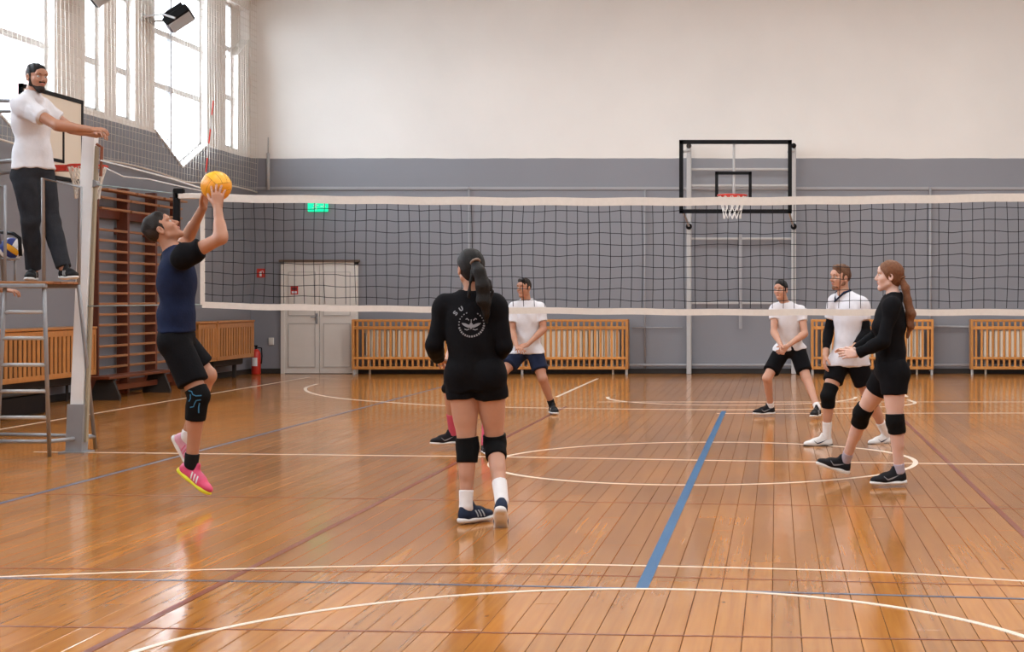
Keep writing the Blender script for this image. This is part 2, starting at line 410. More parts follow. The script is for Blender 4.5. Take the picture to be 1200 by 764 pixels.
# ------------------------------------------------------------------ floor boards
PW = .125
def plank_mesh(L):
    g = .0013; mb = MB(); x0, x1, y0, y1 = g, PW - g, g, L - g
    c = .0015
    mb.v = [(x0, y0, -.022), (x1, y0, -.022), (x1, y1, -.022), (x0, y1, -.022),
            (x0, y0, -c), (x1, y0, -c), (x1, y1, -c), (x0, y1, -c),
            (x0 + c, y0 + c, 0), (x1 - c, y0 + c, 0), (x1 - c, y1 - c, 0), (x0 + c, y1 - c, 0)]
    for b in (0, 4):
        for k in range(4): k2 = (k + 1) % 4; mb.f.append((b + k, b + k2, b + 4 + k2, b + 4 + k))
    mb.f.append((8, 9, 10, 11)); return mb
LENS = (2.4, 3.0, 3.6, 4.2)
pm = {L: plank_mesh(L).mesh('plank', M['floor']) for L in LENS}
cells = []
ncol = int((XR - XL) / PW)
for c in range(ncol + 1):
    x = XL + c * PW; 
    if x + PW > XR + .01: break
    y = YF + random.choice((0, 1.2, 2.4)) - 3.6; run = []
    y = max(y, YF - 1)
    while y < YB:
        L = random.choice(LENS); L = L if y + L < YB else None
        run.append((x, y, L if L else YB - y)); y += L if L else 99
    cells += run
def seen(x, y, L):
    best = 0
    for yy in (y + L * .25, y + L * .6, y + L * .95):
        if yy < 6.3: continue
        px = CX + F * x / yy
        if -20 < px < 1210: best = max(best, 1 / yy)
    return best * (1 if L in LENS else 0)
rank = sorted(cells, key=lambda c: -seen(*c)); near = set(rank[:298])
fv = []; ff = []; tone = []
for cc in cells:
    x, y, L = cc
    if cc in near:
        o = bpy.data.objects.new('plank', pm[L]); C.objects.link(o); o.parent = floor; o.location = (x, y, 0)
    else:
        p = plank_mesh(L); b = len(fv); y0 = max(y, YF)
        fv += [(v[0] + x, max(v[1] + y, YF), v[2]) for v in p.v]; ff += [tuple(b + i for i in f) for f in p.f]; t_ = random.random(); tone += [t_] * len(p.f)
me = new_mesh('board_field', fv, ff, M['floor_far'])
at = me.attributes.new('tone', 'FLOAT', 'FACE'); at.data.foreach_set('value', tone)
bf = link('board_field', me, floor); bf['kind'] = 'stuff'

# ------------------------------------------------------------------ court lines (paint on the boards)
def line(name, pts, w, m, z=.0012, label=None):
    pts = [Vector((p[0], p[1], 0.0004)) for p in pts]
    o = MB().ribbon(pts, w, z).build(name, m, floor)
    if label: o['label'] = label
    return o
def arc(cx, cy, r, a0, a1, n=90): return [(cx + r * math.cos(math.radians(a0 + (a1 - a0) * i / n)), cy + r * math.sin(math.radians(a0 + (a1 - a0) * i / n))) for i in range(n + 1)]
def smooth_pts(pp, n=12):
    P_ = [fp(*p) for p in pp]; out = []
    for i in range(len(P_) - 1):
        p0, p1, p2, p3 = P_[max(i - 1, 0)], P_[i], P_[i + 1], P_[min(i + 2, len(P_) - 1)]
        for k in range(n):
            t = k / n; out.append(.5 * ((2 * p1) + (p2 - p0) * t + (2 * p0 - 5 * p1 + 4 * p2 - p3) * t * t + (3 * p1 - p0 - 3 * p2 + p3) * t ** 3))
    return out + [P_[-1]]
line('blue_line', [(-.665, 7.98), (-.67, 20.6)], .062, M['blue_line'], .0022, 'bright blue centre line')
line('blue_line', [(-5.42, 3), (-5.42, 27.5)], .045, M['blue_worn'], .0016)
line('blue_line', smooth_pts([(-150, 674.5), (0, 677.5), (400, 683), (750, 690), (1200, 702), (1400, 708)]), .03, M['blue_worn'], .0016)
line('white_line', smooth_pts([(-150, 682), (0, 676), (200, 669), (400, 664), (600, 661.5), (750, 663), (1015, 670), (1200, 681), (1400, 692)]), .028, M['white_line'], .0014)
line('white_line', arc(-.72, 6.03, 1.95, -20, 200), .035, M['white_line'], .003)
line('white_line', arc(-.64, 14.3, 1.86, 0, 360, 120), .045, M['white_line'], .0014)
line('white_line', [fp(40, 529.5), fp(600, 535.5), fp(860, 540), fp(1109, 543.5), fp(1250, 545)], .04, M['white_line'], .0016)
line('white_line', [(-8.5, 14), (-8.5, 29.5)], .05, M['white_line'])
line('white_line', [fp(840, 484.5), fp(1230, 484)], .05, M['white_line'])
line('white_line', [fp(700, 471), fp(1230, 471)], .05, M['white_line'])
line('white_line', smooth_pts([(372, 450), (358, 455), (366, 461), (400, 467), (470, 472.5), (540, 476), (700, 479), (900, 480), (1030, 477), (1071, 473), (1064, 468.5)]), .05, M['white_line'], .002)
line('white_line', [(-3.2, 23.6), (-3.2, 29)], .05, M['white_line'])
line('white_line', [(1.9, 23.6), (1.9, 29)], .05, M['white_line'])
line('white_line', arc(-.65, 23.6, 1.8, 180, 360, 60), .05, M['white_line'])
line('brown_line', [(-2.79, 4), (-2.79, 21.5)], .04, M['brown_line'], .001)
line('brown_line', [(1.5, 7), (1.5, 20.5)], .04, M['brown_line'], .001)
line('brown_line', [fp(-60, 577), fp(600, 587), fp(1260, 597)], .022, M['brown_line'], .001)
line('brown_line', [fp(-60, 733), fp(600, 742), fp(1260, 752)], .02, M['brown_line'], .001)
line('brown_line', [fp(-60, 665), fp(600, 672), fp(1260, 688)], .018, M['brown_line'], .001)

# ------------------------------------------------------------------ back wall fittings
yw = YB
def bx(px): return (px - CX) / 61.5
def bz(py): return CH - (py - CY) / 61.5
structure(MB().cbox((XL, yw - .03, 3.50), (XR, yw, 3.56), .008).build('trim_1', M['wall_pipe']))
structure(MB().cbox((XL, yw - .025, 0), (XR, yw, .1), .006).build('baseboard_back', M['dark']))
structure(MB().cbox((XL, YF, 0), (XL + .025, yw - .03, .1), .006).build('baseboard_left', M['dark']))
mb = MB().tube([(bx(425), yw - .09, .17), (XR - .2, yw - .09, .17)], .022)
o = mb.build('heating_pipe', M['wall_pipe'], None, True); tag(o, 'long grey heating pipe low along the back wall behind the radiators', 'pipe')
for px, z0, z1, lab in ((550, .9, 3.55, 'grey vertical pipe on the back wall above the centre radiator'), (756, .1, 3.5, 'thin grey vertical pipe just left of the basketball frame'), (1090, .05, 3.55, 'grey vertical pipe right of the two right players')):
    o = MB().tube([(bx(px), yw - .05, z0), (bx(px), yw - .05, z1)], .025 if px > 1000 else .016).build('wall_pipe', M['wall_pipe'], None, True); tag(o, lab, 'pipe')
o = MB().tube([(bx(1090), yw - .08, .9), (bx(1135), yw - .08, .9), (bx(1135), yw - .12, .8)], .02).build('radiator_pipe', M['wall_pipe'], None, True); tag(o, 'short grey pipe joining the two right radiators', 'pipe')
o = MB().tube([(bx(741), yw - .08, .88), (bx(800), yw - .08, .88)], .012).build('radiator_pipe', M['wall_pipe'], None, True); tag(o, 'thin pipe running right from the centre radiator', 'pipe')
o = MB().tube([(bx(315), yw - .04, 3.5), (bx(315), yw - .04, 4.2)], .03).tube([(bx(315), yw - .04, 4.2), (bx(315), yw - .04, 4.5)], .012).build('vent_pipe', M['steel_white'], None, True); tag(o, 'short white pipe stub on the back wall near the left corner', 'pipe')

# double door
x0, x1, zt = bx(330), bx(420), bz(307)
dr = structure(MB().box((x0 - .0, yw - .06, 0), (x0 + .07, yw + .0, zt)).box((x1 - .07, yw - .06, 0), (x1, yw, zt)).box((x0, yw - .06, zt - .05), (x1, yw, zt)).build('door_1', M['door']))
MB().box((x0 - .03, yw - .09, zt), (x1 + .03, yw, zt + .04)).build('lintel', mat('lintel_wood', (.13, .08, .05), .6), dr)
xm = (x0 + x1) / 2
for (a, b) in ((x0 + .07, xm - .005), (xm + .005, x1 - .07)):
    lf = MB().box((a, yw - .045, .01), (b, yw - .01, zt - .05)).build('door_leaf', M['door'], dr)
    for (z0, z1) in ((.14, .95), (1.12, zt - .2)):
        MB().prism([(a + .08, z0), (b - .08, z0), (b - .08, z1), (a + .08, z1)], 1, yw - .052, yw - .044).build('door_panel', M['door'], lf)
        fr = MB(); q = .014
        for (u0, v0, u1, v1) in ((a + .07, z0 - q, b - .07, z0), (a + .07, z1, b - .07, z1 + q), (a + .07, z0, a + .07 + q, z1), (b - .07 - q, z0, b - .07, z1)):
            fr.box((u0, yw - .06, v0), (u1, yw - .044, v1))
        fr.build('panel_molding', mat('molding', (.55, .53, .50), .5), lf)
MB().box((xm - .07, yw - .07, .95), (xm - .03, yw - .045, 1.15)).tube([(xm - .05, yw - .07, 1.08), (xm - .05, yw - .11, 1.08), (xm - .15, yw - .11, 1.08)], .01).build('door_handle', M['steel_grey'], dr)
s_ = thing('notice', 'small red and white notice on the left leaf of the white double door', 'sign', (bx(346), yw - .06, bz(340)))
c_ = ORG[s_.name]
MB().box((c_.x - .07, c_.y - .006, c_.z - .08), (c_.x + .07, c_.y, c_.z + .08)).build('plate', M['red'], s_)
MB().box((c_.x - .05, c_.y - .009, c_.z + .0), (c_.x + .05, c_.y - .006, c_.z + .055)).build('picture', mat('notice_dark', (.12, .02, .02), .5), s_)
MB().box((c_.x - .05, c_.y - .009, c_.z - .06), (c_.x + .05, c_.y - .006, c_.z - .02)).build('text_line', M['sign_white'], s_)

s_ = thing('fire_sign', 'square red fire extinguisher sign left of the white double door', 'sign', (bx(306), yw, bz(320)))
c_ = ORG[s_.name]
MB().box((c_.x - .08, yw - .01, c_.z - .085), (c_.x + .08, yw, c_.z + .085)).build('plate', M['red'], s_)
mb = MB().tube([(c_.x - .01, yw - .014, c_.z - .06), (c_.x - .01, yw - .014, c_.z + .025)], .022, 8).tube([(c_.x - .01, yw - .014, c_.z + .03), (c_.x + .035, yw - .014, c_.z + .045), (c_.x + .045, yw - .014, c_.z - .01)], .006, 6)
mb.build('symbol', M['sign_white'], s_)

s_ = thing('exit_sign', 'green lit exit sign high on the wall above the white double door', 'sign', (bx(373), yw, bz(242)))
c_ = ORG[s_.name]
MB().cbox((c_.x - .19, yw - .06, c_.z - .1), (c_.x + .19, yw, c_.z + .1), .01).build('lamp_case', M['green_sign'], s_)
mb = MB(); yy = yw - .066
def stick(pts, r=.008): mb.tube([(c_.x + p[0], yy, c_.z + p[1]) for p in pts], r, 6)
mb.sphere((c_.x - .02, yy, c_.z + .06), .014, 8, 6, (1, .4, 1))
stick([(-.025, .04), (-.04, -.005)], .012); stick([(-.04, -.005), (-.015, -.03), (-.03, -.07)]); stick([(-.04, -.005), (-.065, -.035), (-.095, -.035)])
stick([(-.025, .035), (0, .015), (.02, .025)]); stick([(-.03, .035), (-.06, .03), (-.07, .005)])
stick([(.06, 0), (.15, 0)]); stick([(.12, .03), (.15, 0), (.12, -.03)])
mb.build('running_figure_and_arrow', M['sign_white'], s_)

s_ = thing('light_switch', 'small white light switch between the extinguisher and the door', 'switch', (bx(318), yw, bz(400)))
c_ = ORG[s_.name]
MB().cbox((c_.x - .05, yw - .025, c_.z - .07), (c_.x + .05, yw, c_.z + .07), .008).build('plate', M['white_plastic'], s_)
MB().cbox((c_.x - .025, yw - .034, c_.z - .04), (c_.x + .025, yw - .025, c_.z + .04), .004).build('rocker', M['white_plastic'], s_)

s_ = thing('fire_extinguisher', 'red fire extinguisher standing on the floor left of the door', 'extinguisher', (bx(306), yw - .3, 0))
c_ = ORG[s_.name]; x, y = c_.x, c_.y
MB().tube([(x, y, .0), (x, y, .02), (x, y, .40), (x, y, .45), (x, y, .48)], .08, 16, rs=[.075, .085, .085, .06, .025]).build('cylinder', M['red'], s_, True)
lb = MB(); lb.v = [(x + .0875 * math.sin(t_), y - .0875 * math.cos(t_), z_) for z_ in (.16, .32) for t_ in (-.7, -.45, -.2, .05, .3, .55)]; lb.f = [(i, i + 1, i + 7, i + 6) for i in range(5)]; lb.build('label_plate', M['sign_white'], s_, True)
MB().tube([(x, y, .48), (x, y, .53)], .02).box((x - .06, y - .012, .53), (x + .03, y + .012, .55)).build('valve_lever', M['black'], s_)
MB().tube([(x + .02, y, .51), (x + .1, y, .5), (x + .11, y, .35), (x + .095, y, .2)], .012).build('hose', M['black'], s_, True)

# radiators behind slatted wooden covers
SL = {}
def slat_obj(size, m, parent, loc, name='slat'):
    key = (tuple(round(s, 4) for s in size), m.name)
    if key not in SL: SL[key] = MB().cbox((-size[0] / 2, -size[1] / 2, 0), (size[0] / 2, size[1] / 2, size[2]), .006).mesh(name, m)
    return link(name, SL[key], parent, loc)
def radiator_back(px0, px1, label):
    x0, x1 = bx(px0), bx(px1); d = .24; y0 = yw - .1 - d; z0, z1 = bz(432), bz(374); m = M['slat']
    t = thing('radiator_cover', label, 'radiator cover', ((x0 + x1) / 2, yw - .2, 0), 'slatted wooden radiator covers')
    MB().cbox((x0, y0 - .03, z1 - .045), (x1, y0 + .012, z1)).build('top_rail', m, t)
    MB().cbox((x0, y0 - .03, z1 - .19), (x1, y0 + .005, z1 - .13)).build('upper_rail', m, t)
    MB().cbox((x0, y0 - .03, z0), (x1, y0 + .012, z0 + .055)).build('bottom_rail', m, t)
    MB().cbox((x0, y0 - .03, z0 + .19), (x1, y0 + .0, z0 + .235)).build('lower_rail', m, t)
    for a, b in ((x0, x0 + .05), (x1 - .05, x1)):
        MB().cbox((a, y0 - .034, z0), (b, y0 + d, z1)).build('end_post', m, t)
    n = int((x1 - x0 - .1) / .104); st = (x1 - x0 - .1) / n
    for k in range(n):
        slat_obj((.042, .022, z1 - z0 - .02), m, t, (x0 + .05 + st * (k + .5), y0 - .008, z0 + .01))
        slat_obj((.052, d - .03, .02), m, t, (x0 + .05 + st * (k + .5), y0 + d / 2, z1 - .022), 'top_slat')
    for a in (x0 + .03, x1 - .03) if x1 - x0 < 3 else (x0 + .03, (x0 + x1) / 2 + .6, x1 - .03):
        MB().tube([(a, y0 + .02, 0), (a, y0 + .02, z0 + .1)], .025).build('leg', M['steel_white'], t)
    r = thing('radiator', 'cream radiator inside ' + ' '.join(label.split()[:13]), 'radiator', ((x0 + x1) / 2, yw - .15, 0), 'radiators behind the covers')
    k = x0 + .25; mb = MB().tube([(x0 + .2, yw - .2, z0 + .23), (x1 - .2, yw - .2, z0 + .23)], .03).tube([(x0 + .2, yw - .2, z1 - .23), (x1 - .2, yw - .2, z1 - .23)], .03)
    mb.build('header_pipe', M['radiator'], r)
    fins = MB()
    while k < x1 - .25:
        fins.cbox((k, yw - .325, z0 + .17), (k + .085, yw - .13, z1 - .2), .02); k += .1
    fo = fins.build('radiator_fins', M['radiator'], r); fo['kind'] = 'stuff'
    MB().tube([(x0 + .3, yw - .2, z0 + .2), (x0 + .3, yw - .2, 0)], .02).tube([(x1 - .3, yw - .2, z0 + .2), (x1 - .3, yw - .2, 0)], .02).build('support', M['radiator'], r)
radiator_back(418, 738, 'long orange slatted wooden radiator cover behind the centre players')
radiator_back(950, 1092, 'orange slatted wooden radiator cover behind the two right players')
radiator_back(1135, 1290, 'orange slatted wooden radiator cover at the right edge')

def radiator_left(ya, yb, label, zb=.36, zt_=1.04):
    xf = XL + .42; m = M['slat_left']
    t = thing('radiator_cover', label, 'radiator cover', (XL + .2, (ya + yb) / 2, 0), 'wooden covers along the left wall')
    MB().cbox((XL + .02, ya, zt_ - .03), (xf + .03, yb, zt_)).build('top_board', m, t)
    MB().cbox((xf - .02, ya, zt_ - .12), (xf + .012, yb, zt_ - .035)).build('upper_rail', m, t)
    MB().cbox((xf - .02, ya, zb), (xf + .012, yb, zb + .07)).build('bottom_rail', m, t)
    for a in (ya, yb - .05): MB().cbox((XL + .02, a, zb), (xf + .015, a + .05, zt_ - .03)).build('end_post', m, t)
    n = int((yb - ya - .1) / .125); st = (yb - ya - .1) / n
    for k in range(n): slat_obj((.02, .08, zt_ - zb - .05), m, t, (xf, ya + .05 + st * (k + .5), zb + .01))
    y = ya + .15
    while y < yb:
        MB().cbox((xf - .22, y, 0), (xf - .16, y + .06, zb + .02)).build('leg', M['dark'], t); y += 1.3
    r = thing('radiator', 'dark radiator inside ' + ' '.join(label.split()[:13]), 'radiator', (XL + .2, (ya + yb) / 2, 0), 'radiators behind the covers')
    MB().cbox((XL + .06, ya + .2, zb - .12), (XL + .3, yb - .2, zt_ - .12), .02).build('radiator_block', M['dark'], r)  # block coloured dark for the shade inside the cover
    MB().tube([(XL + .15, ya + .3, 0), (XL + .15, ya + .3, zb)], .02).tube([(XL + .15, yb - .3, 0), (XL + .15, yb - .3, zb)], .02).build('support', M['dark'], r)
radiator_left(17.4, 22.85, 'long slatted wooden cover at the left wall behind the referee stand')
radiator_left(26.9, 27.75, 'slatted wooden cover by the corner, between the wall bars and the other cover')
radiator_left(27.8, 29.75, 'slatted wooden cover at the left wall beside the corner extinguisher')

# wall bars
upm = None; rgm = None
for k, (ya, yb, lab) in enumerate(((23.45, 24.55, 'nearest of the three red-brown wooden wall bars on the left wall'), (24.55, 25.65, 'middle one of the three red-brown wooden wall bars on the left wall'), (25.65, 26.7, 'farthest of the three red-brown wooden wall bars, next to the player in blue'))):
    t = thing('wall_bars', lab, 'wall bars', (XL + .2, (ya + yb) / 2, 0), 'wall bars on the left wall')
    for a in (ya, yb - .04):
        mb = MB().cbox((XL + .04, a, .0), (XL + .21, a + .04, 3.1)); mb.cbox((XL + .002, a - .005, 2.4), (XL + .06, a + .045, 2.5)); mb.build('upright', M['dark_wood'], t)
    MB().cbox((XL + .05, ya, 2.62), (XL + .09, yb, 2.78)).build('cross_board', M['dark_wood'], t)
    MB().cbox((XL + .05, ya, .06), (XL + .09, yb, .2)).build('cross_board', M['dark_wood'], t)
    z = .25; j = 0
    while z < 3.0:
        if not (2.32 < z < 2.75 and j % 2):
            slat_obj((.045, yb - ya - .06, .036), M['rung'], t, (XL + (.19 if z < 2.5 else .23), (ya + yb) / 2, z), 'rung')
        z += .155; j += 1
    MB().cbox((XL + .15, ya + .05, 3.0), (XL + .34, yb - .05, 3.035)).build('top_bar', M['rung'], t)
# low gym bench by the wall bars
t = thing('gym_bench', 'low dark wooden bench on the floor under the wall bars', 'bench', (-9.35, 23.8, 0))
MB().cbox((-9.6, 22.6, .30), (-9.3, 25.0, .34)).build('seat', M['dark_wood'], t)
for y in (22.8, 24.7):
    MB().prism([(-9.66, 0), (-9.24, 0), (-9.24, .05), (-9.34, .3), (-9.56, .3), (-9.66, .05)], 1, y, y + .06).build('leg', M['dark'], t)
MB().cbox((-9.47, 22.86, .12), (-9.43, 24.7, .2)).build('stretcher', M['dark_wood'], t)
t = thing('shade_box', 'low black box added as the dark shade under the left radiator cover', 'box', (-9.35, 19.4, 0))
MB().cbox((-9.5, 18.6, 0), (-9.1, 20.2, .26), .02).build('body', M['black'], t); MB().cbox((-9.52, 18.58, .26), (-9.08, 20.22, .3), .01).build('lid', M['dark'], t)  # box added to stand in for the dark shade below the cover

# protective net in front of the windows
t = thing('window_net', 'pale protective net hung over the tall windows on the left wall', 'net', (XL + .12, 22, 3.4))
mb = MB(); xn = XL + .13; yv = 12.0
def nz(y): return 3.38 + .10 * abs(math.sin((y - 12) * .62))
while yv < YB - .05:
    zb = nz(yv); mb.tube([(xn, yv, zb), (xn + .02, yv + random.uniform(-.02, .02), 4.2), (xn, yv, 5.5), (xn, yv, 8.0)], .0030, 3, cap=False); yv += .13
z = 3.52
while z < 8.0:
    mb.tube([(xn, 12 + .8 * k, z + random.uniform(-.008, .008)) for k in range(24)] + [(xn, YB - .03, z)], .0030, 3, cap=False); z += .12
mo = mb.build('mesh', M['cord_light'], t); mo['kind'] = 'stuff'
pts = [(xn, 12 + .35 * k, nz(12 + .35 * k)) for k in range(54)]
MB().tube(pts + [(xn, YB - .03, nz(YB))], .014, 6).build('edge_rope', M['cord_light'], t, True)
MB().tube([(xn, 12, 8.0), (xn, YB - .03, 8.0)], .012, 6).build('top_rope', M['cord_light'], t)

# floodlights on the left wall
def flood(px, py, Y, label):
    c = Vector((XL + .55, Y, CH - (py - CY) * Y / F))
    t = thing('floodlight', label, 'lamp', (XL, Y, c.z), 'floodlights on the left wall')
    rot = Matrix.Translation(c) @ Matrix.Rotation(math.radians(-38), 4, 'Y') @ Matrix.Rotation(math.radians(12), 4, 'Z')
    def bb(name, lo, hi, m, ch=.02):
        me = MB().cbox(lo, hi, ch).mesh(name, m); me.transform(rot); return link(name, me, t)
    bb('lamp_body', (-.22, -.25, 0), (.22, .25, .14), M['black'])
    for k in range(7): bb('cooling_fin', (-.18, -.22 + k * .07, .13), (.18, -.2 + k * .07, .2), M['black'], .003)
    bb('glass', (-.19, -.22, -.012), (.19, .22, .004), mat('lamp_glass', (.5, .5, .5), .25), .004)
    MB().tube([(XL, Y - .22, c.z + .05), (XL + .35, Y - .27, c.z + .08), (c.x, Y - .27, c.z + .02)], .018).tube([(XL, Y + .22, c.z + .05), (XL + .35, Y + .27, c.z + .08), (c.x, Y + .27, c.z + .02)], .018).box((XL, Y - .26, c.z), (XL + .03, Y + .26, c.z + .1)).build('bracket', M['steel_white'], t)
flood(187, 26, 25.8, 'black floodlight on the left wall between the tall windows, fully in view')
flood(101, -6, 22.9, 'black floodlight on the left wall at the top edge, nearer to the camera')

# side backboard on the left wall
def hoop_net(t, c, r, m):
    mb = MB(); n = 12; levels = [(0, 1.0), (-.1, .86), (-.2, .74), (-.3, .66), (-.4, .62)]
    for k in range(n):
        for s in (1, -1):
            pts = []
            for j, (dz, q) in enumerate(levels):
                a = 2 * math.pi * (k + s * j * .5) / n; pts.append((c.x + r * q * math.cos(a), c.y + r * q * math.sin(a), c.z + dz))
            mb.tube(pts, .008, 4, cap=False)
    mb.build('hoop_net', m, t)
def ring(t, c, r):
    MB().tube([(c.x + r * math.cos(a * math.pi / 12), c.y + r * math.sin(a * math.pi / 12), c.z) for a in range(24)], .014, 8, close=True).build('rim', M['red'], t, True)
t = thing('side_backboard', 'white basketball backboard with black edge and red rim behind the referee', 'basketball hoop', (XL, 19.95, 3.0), 'basketball hoops')
xb = -8.9
MB().box((xb - .03, 19.1, 2.9), (xb, 20.8, 3.97)).build('board', mat('board_cream', (.78, .70, .58), .5), t)
fr = MB()
for (a, b, c, d) in ((19.1, 2.9, 20.8, 2.95), (19.1, 3.92, 20.8, 3.97), (19.1, 2.9, 19.15, 3.97), (20.75, 2.9, 20.8, 3.97)): fr.box((xb - .035, a, b), (xb + .01, c, d))
fr.build('board_edge', M['black'], t); fr = MB()
for (a, b, c, d) in ((19.65, 3.12, 20.25, 3.16), (19.65, 3.53, 20.25, 3.57), (19.65, 3.12, 19.69, 3.57), (20.21, 3.12, 20.25, 3.57)): fr.box((xb - .0, a, b), (xb + .008, c, d))
fr.build('target_square', M['black'], t)
c_ = Vector((xb + .42, 19.95, 3.06)); ring(t, c_, .23); hoop_net(t, c_, .225, M['cord_light'])
MB().box((xb, 19.85, 3.0), (xb + .2, 20.05, 3.07)).build('rim_bracket', M['red'], t)
MB().tube([(XL, 19.4, 3.8), (xb - .03, 19.4, 3.8)], .025).tube([(XL, 20.5, 3.8), (xb - .03, 20.5, 3.8)], .025).tube([(XL, 19.4, 3.0), (xb - .03, 19.4, 3.1)], .025).tube([(XL, 20.5, 3.0), (xb - .03, 20.5, 3.1)], .025).build('arm', M['steel_grey'], t)

# main basketball hoop: glass board on a steel frame
t = thing('basketball_hoop', 'clear basketball backboard with black outline on a steel frame at the back wall', 'basketball hoop', (bx(868), yw - .3, 0), 'basketball hoops')
YBd = 28.4
def q(px, py, Y=YBd): return wp(px, py, Y)
a, b = q(796, 164), q(928, 250); x0, x1, zt, zb = a.x, b.x, a.z, b.z
MB().box((x0 + .02, YBd, zb + .02), (x1 - .02, YBd + .012, zt - .02)).build('glass_board', M['glass'], t)
fr = MB(); w = .07
for (u0, v0, u1, v1) in ((x0, zt - w, x1, zt), (x0, zb, x1, zb + w), (x0, zb, x0 + w, zt), (x1 - w, zb, x1, zt)): fr.box((u0, YBd - .02, v0), (u1, YBd + .03, v1))
fr.build('board_edge', M['black'], t)
a, b = q(838, 201), q(881, 240); fr = MB(); w = .055; u0, u1, v1, v0 = a.x, b.x, a.z, b.z
for (p0, r0, p1, r1) in ((u0, v1 - w, u1, v1), (u0, v0, u0 + w, v1), (u1 - w, v0, u1, v1), (u0, v0, u1, v0 + w)): fr.box((p0, YBd - .012, r0), (p1, YBd, r1))
fr.build('target_square', M['black'], t)
c_ = q(858, 229, YBd - .38); ring(t, c_, .25); hoop_net(t, c_, .24, mat('net_white', (.8, .8, .78), .8))
MB().box((c_.x - .1, YBd - .2, c_.z - .06), (c_.x + .1, YBd - .01, c_.z)).build('rim_bracket', M['red'], t)
yp = yw - .15
for px in (808, 930):
    MB().cbox((bx(px) - .045, yp - .06, 0), (bx(px) + .045, yp + .03, bz(173)), .01).build('post', M['steel_white'], t)
    xs = x0 + .06 if px == 808 else x1 - .06
    MB().tube([(xs, YBd + .03, q(0, 178).z), (bx(px), yp, bz(177))], .025).tube([(xs, YBd + .03, zb + .05), (bx(px), yp, bz(266))], .022).build('arm', M['steel_white'], t)
    MB().sphere((bx(px), yp - .07, bz(266)), .06, 10, 8).sphere((bx(px), yp - .07, bz(172)), .05, 10, 8).build('joint', M['black'], t)
for py in (199, 218, 280, 355): MB().cbox((bx(808), yp - .02, bz(py) - .022), (bx(930), yp + .02, bz(py) + .022), .008).build('cross_bar', M['steel_white'], t)
MB().cbox((bx(868) - .03, yp - .03, bz(385)), (bx(868) + .03, yp, bz(275))).build('centre_bar', M['wall_pipe'], t)
MB().tube([q(860, 165, YBd + .04), q(860, 228, YBd + .04)], .022).build('centre_bar', M['steel_white'], t)

# ------------------------------------------------------------------ volleyball net
t = thing('volleyball_net', 'black mesh volleyball net with white tapes stretched across the hall', 'net', (-.5, 14.2, 1.3))
LA, LB = wp(237, 230, 14.62), wp(1490, 227, 13.6)        # upper ends
def nl(s, z):      # point on the net plane, s 0..1 along, z height
    p = LA.lerp(LB, s); return Vector((p.x, p.y, z))
zt_l, zt_r = 2.35, 2.34
def ztop(s): return zt_l + (zt_r - zt_l) * s - .056 * math.sin(math.pi * s)
def zbot(s): return wp(0, 357 + 9 * min(1, s / .5) ** .6, LA.y + (LB.y - LA.y) * s).z 
n = 98; mb = MB(); ns = 60
for i in range(n + 1):
    s = i / n; sh = random.uniform(-.0012, .0012) + .0012 * math.sin(i * .35); pts = []
    for j in range(6):
        v = .045 + .92 * j / 5; p = nl(min(1, max(0, s + sh * math.sin(v * math.pi))), ztop(s) + (zbot(s) - ztop(s)) * v); p.y += .004 * math.sin(i * .4 + v * 3); pts.append(p)
    mb.tube(pts, .0028, 4, cap=False)
for j in range(1, 10):
    v = j / 10; pts = []
    for i in range(ns * 2 + 1):
        s = i / ns / 2; wob = .006 * math.sin(i * .9 + j) + random.uniform(-.003, .003)
        pts.append(nl(s, ztop(s) + (zbot(s) - ztop(s)) * v + wob))
    mb.tube(pts, .0028, 4, cap=False)
mo = mb.build('mesh', M['cord'], t); mo['kind'] = 'stuff'
def tape(name, zf, w, m, th=.006):
    mb = MB(); b = 0; N_ = 60
    for i in range(N_ + 1):
        s = i / N_; z = zf(s) + .003 * math.sin(i * 1.3)
        for dy, dz in ((-th, w / 2), (-th, -w / 2), (th, -w / 2), (th, w / 2)):
            p = nl(s, z + dz); mb.v.append((p.x, p.y + dy, p.z))
        if i:
            q_ = 4 * (i - 1)
            for k in range(4): k2 = (k + 1) % 4; mb.f.append((q_ + k, q_ + k2, q_ + 4 + k2, q_ + 4 + k))
    mb.f += [(0, 1, 2, 3)[::-1], tuple(4 * N_ + k for k in range(4))]
    return mb.build(name, m, t)
tape('top_tape', lambda s: ztop(s) - .012, .070, M['tape']); tape('bottom_tape', zbot, .055, M['tape'])
mb = MB(); p0, p1 = nl(0, ztop(0)), nl(.0, zbot(0))
mb.box((p0.x - .015, p0.y - .01, p1.z), (p0.x + .022, p0.y + .01, p0.z)); mb.build('side_tape', M['tape'], t)
PB, PT = Vector((-6.52, 15.1, 0)), wp(106, 158, 15.1)      # post foot and top
def post_at(z): return PB.lerp(PT, z / PT.z)
MB().tube([post_at(2.5), nl(0, ztop(0))], .006, 6).build('top_cable', M['cable'], t)
MB().tube([post_at(1.36), nl(0, zbot(0))], .006, 6).build('bottom_cable', M['cable'], t)
e = nl(0, ztop(0)); MB().cbox((e.x - .24, e.y - .02, e.z - .02), (e.x, e.y + .02, e.z + .03)).build('tape_end', M['tape'], t)
bq = wp(207, 226, e.y); MB().cbox((bq.x - .03, bq.y - .02, bq.z - .26), (bq.x + .03, bq.y + .02, bq.z + .03), .01).cbox((bq.x - .03, bq.y - .025, bq.z - .01), (bq.x + .07, bq.y + .025, bq.z + .04), .01).build('strap', M['black'], t)
o = MB()
aa, ab = wp(250, 118, 14.6), wp(236, 252, 14.6)
an = thing('antenna', 'thin red and white net antenna leaning above the left end of the net', 'antenna', ab)
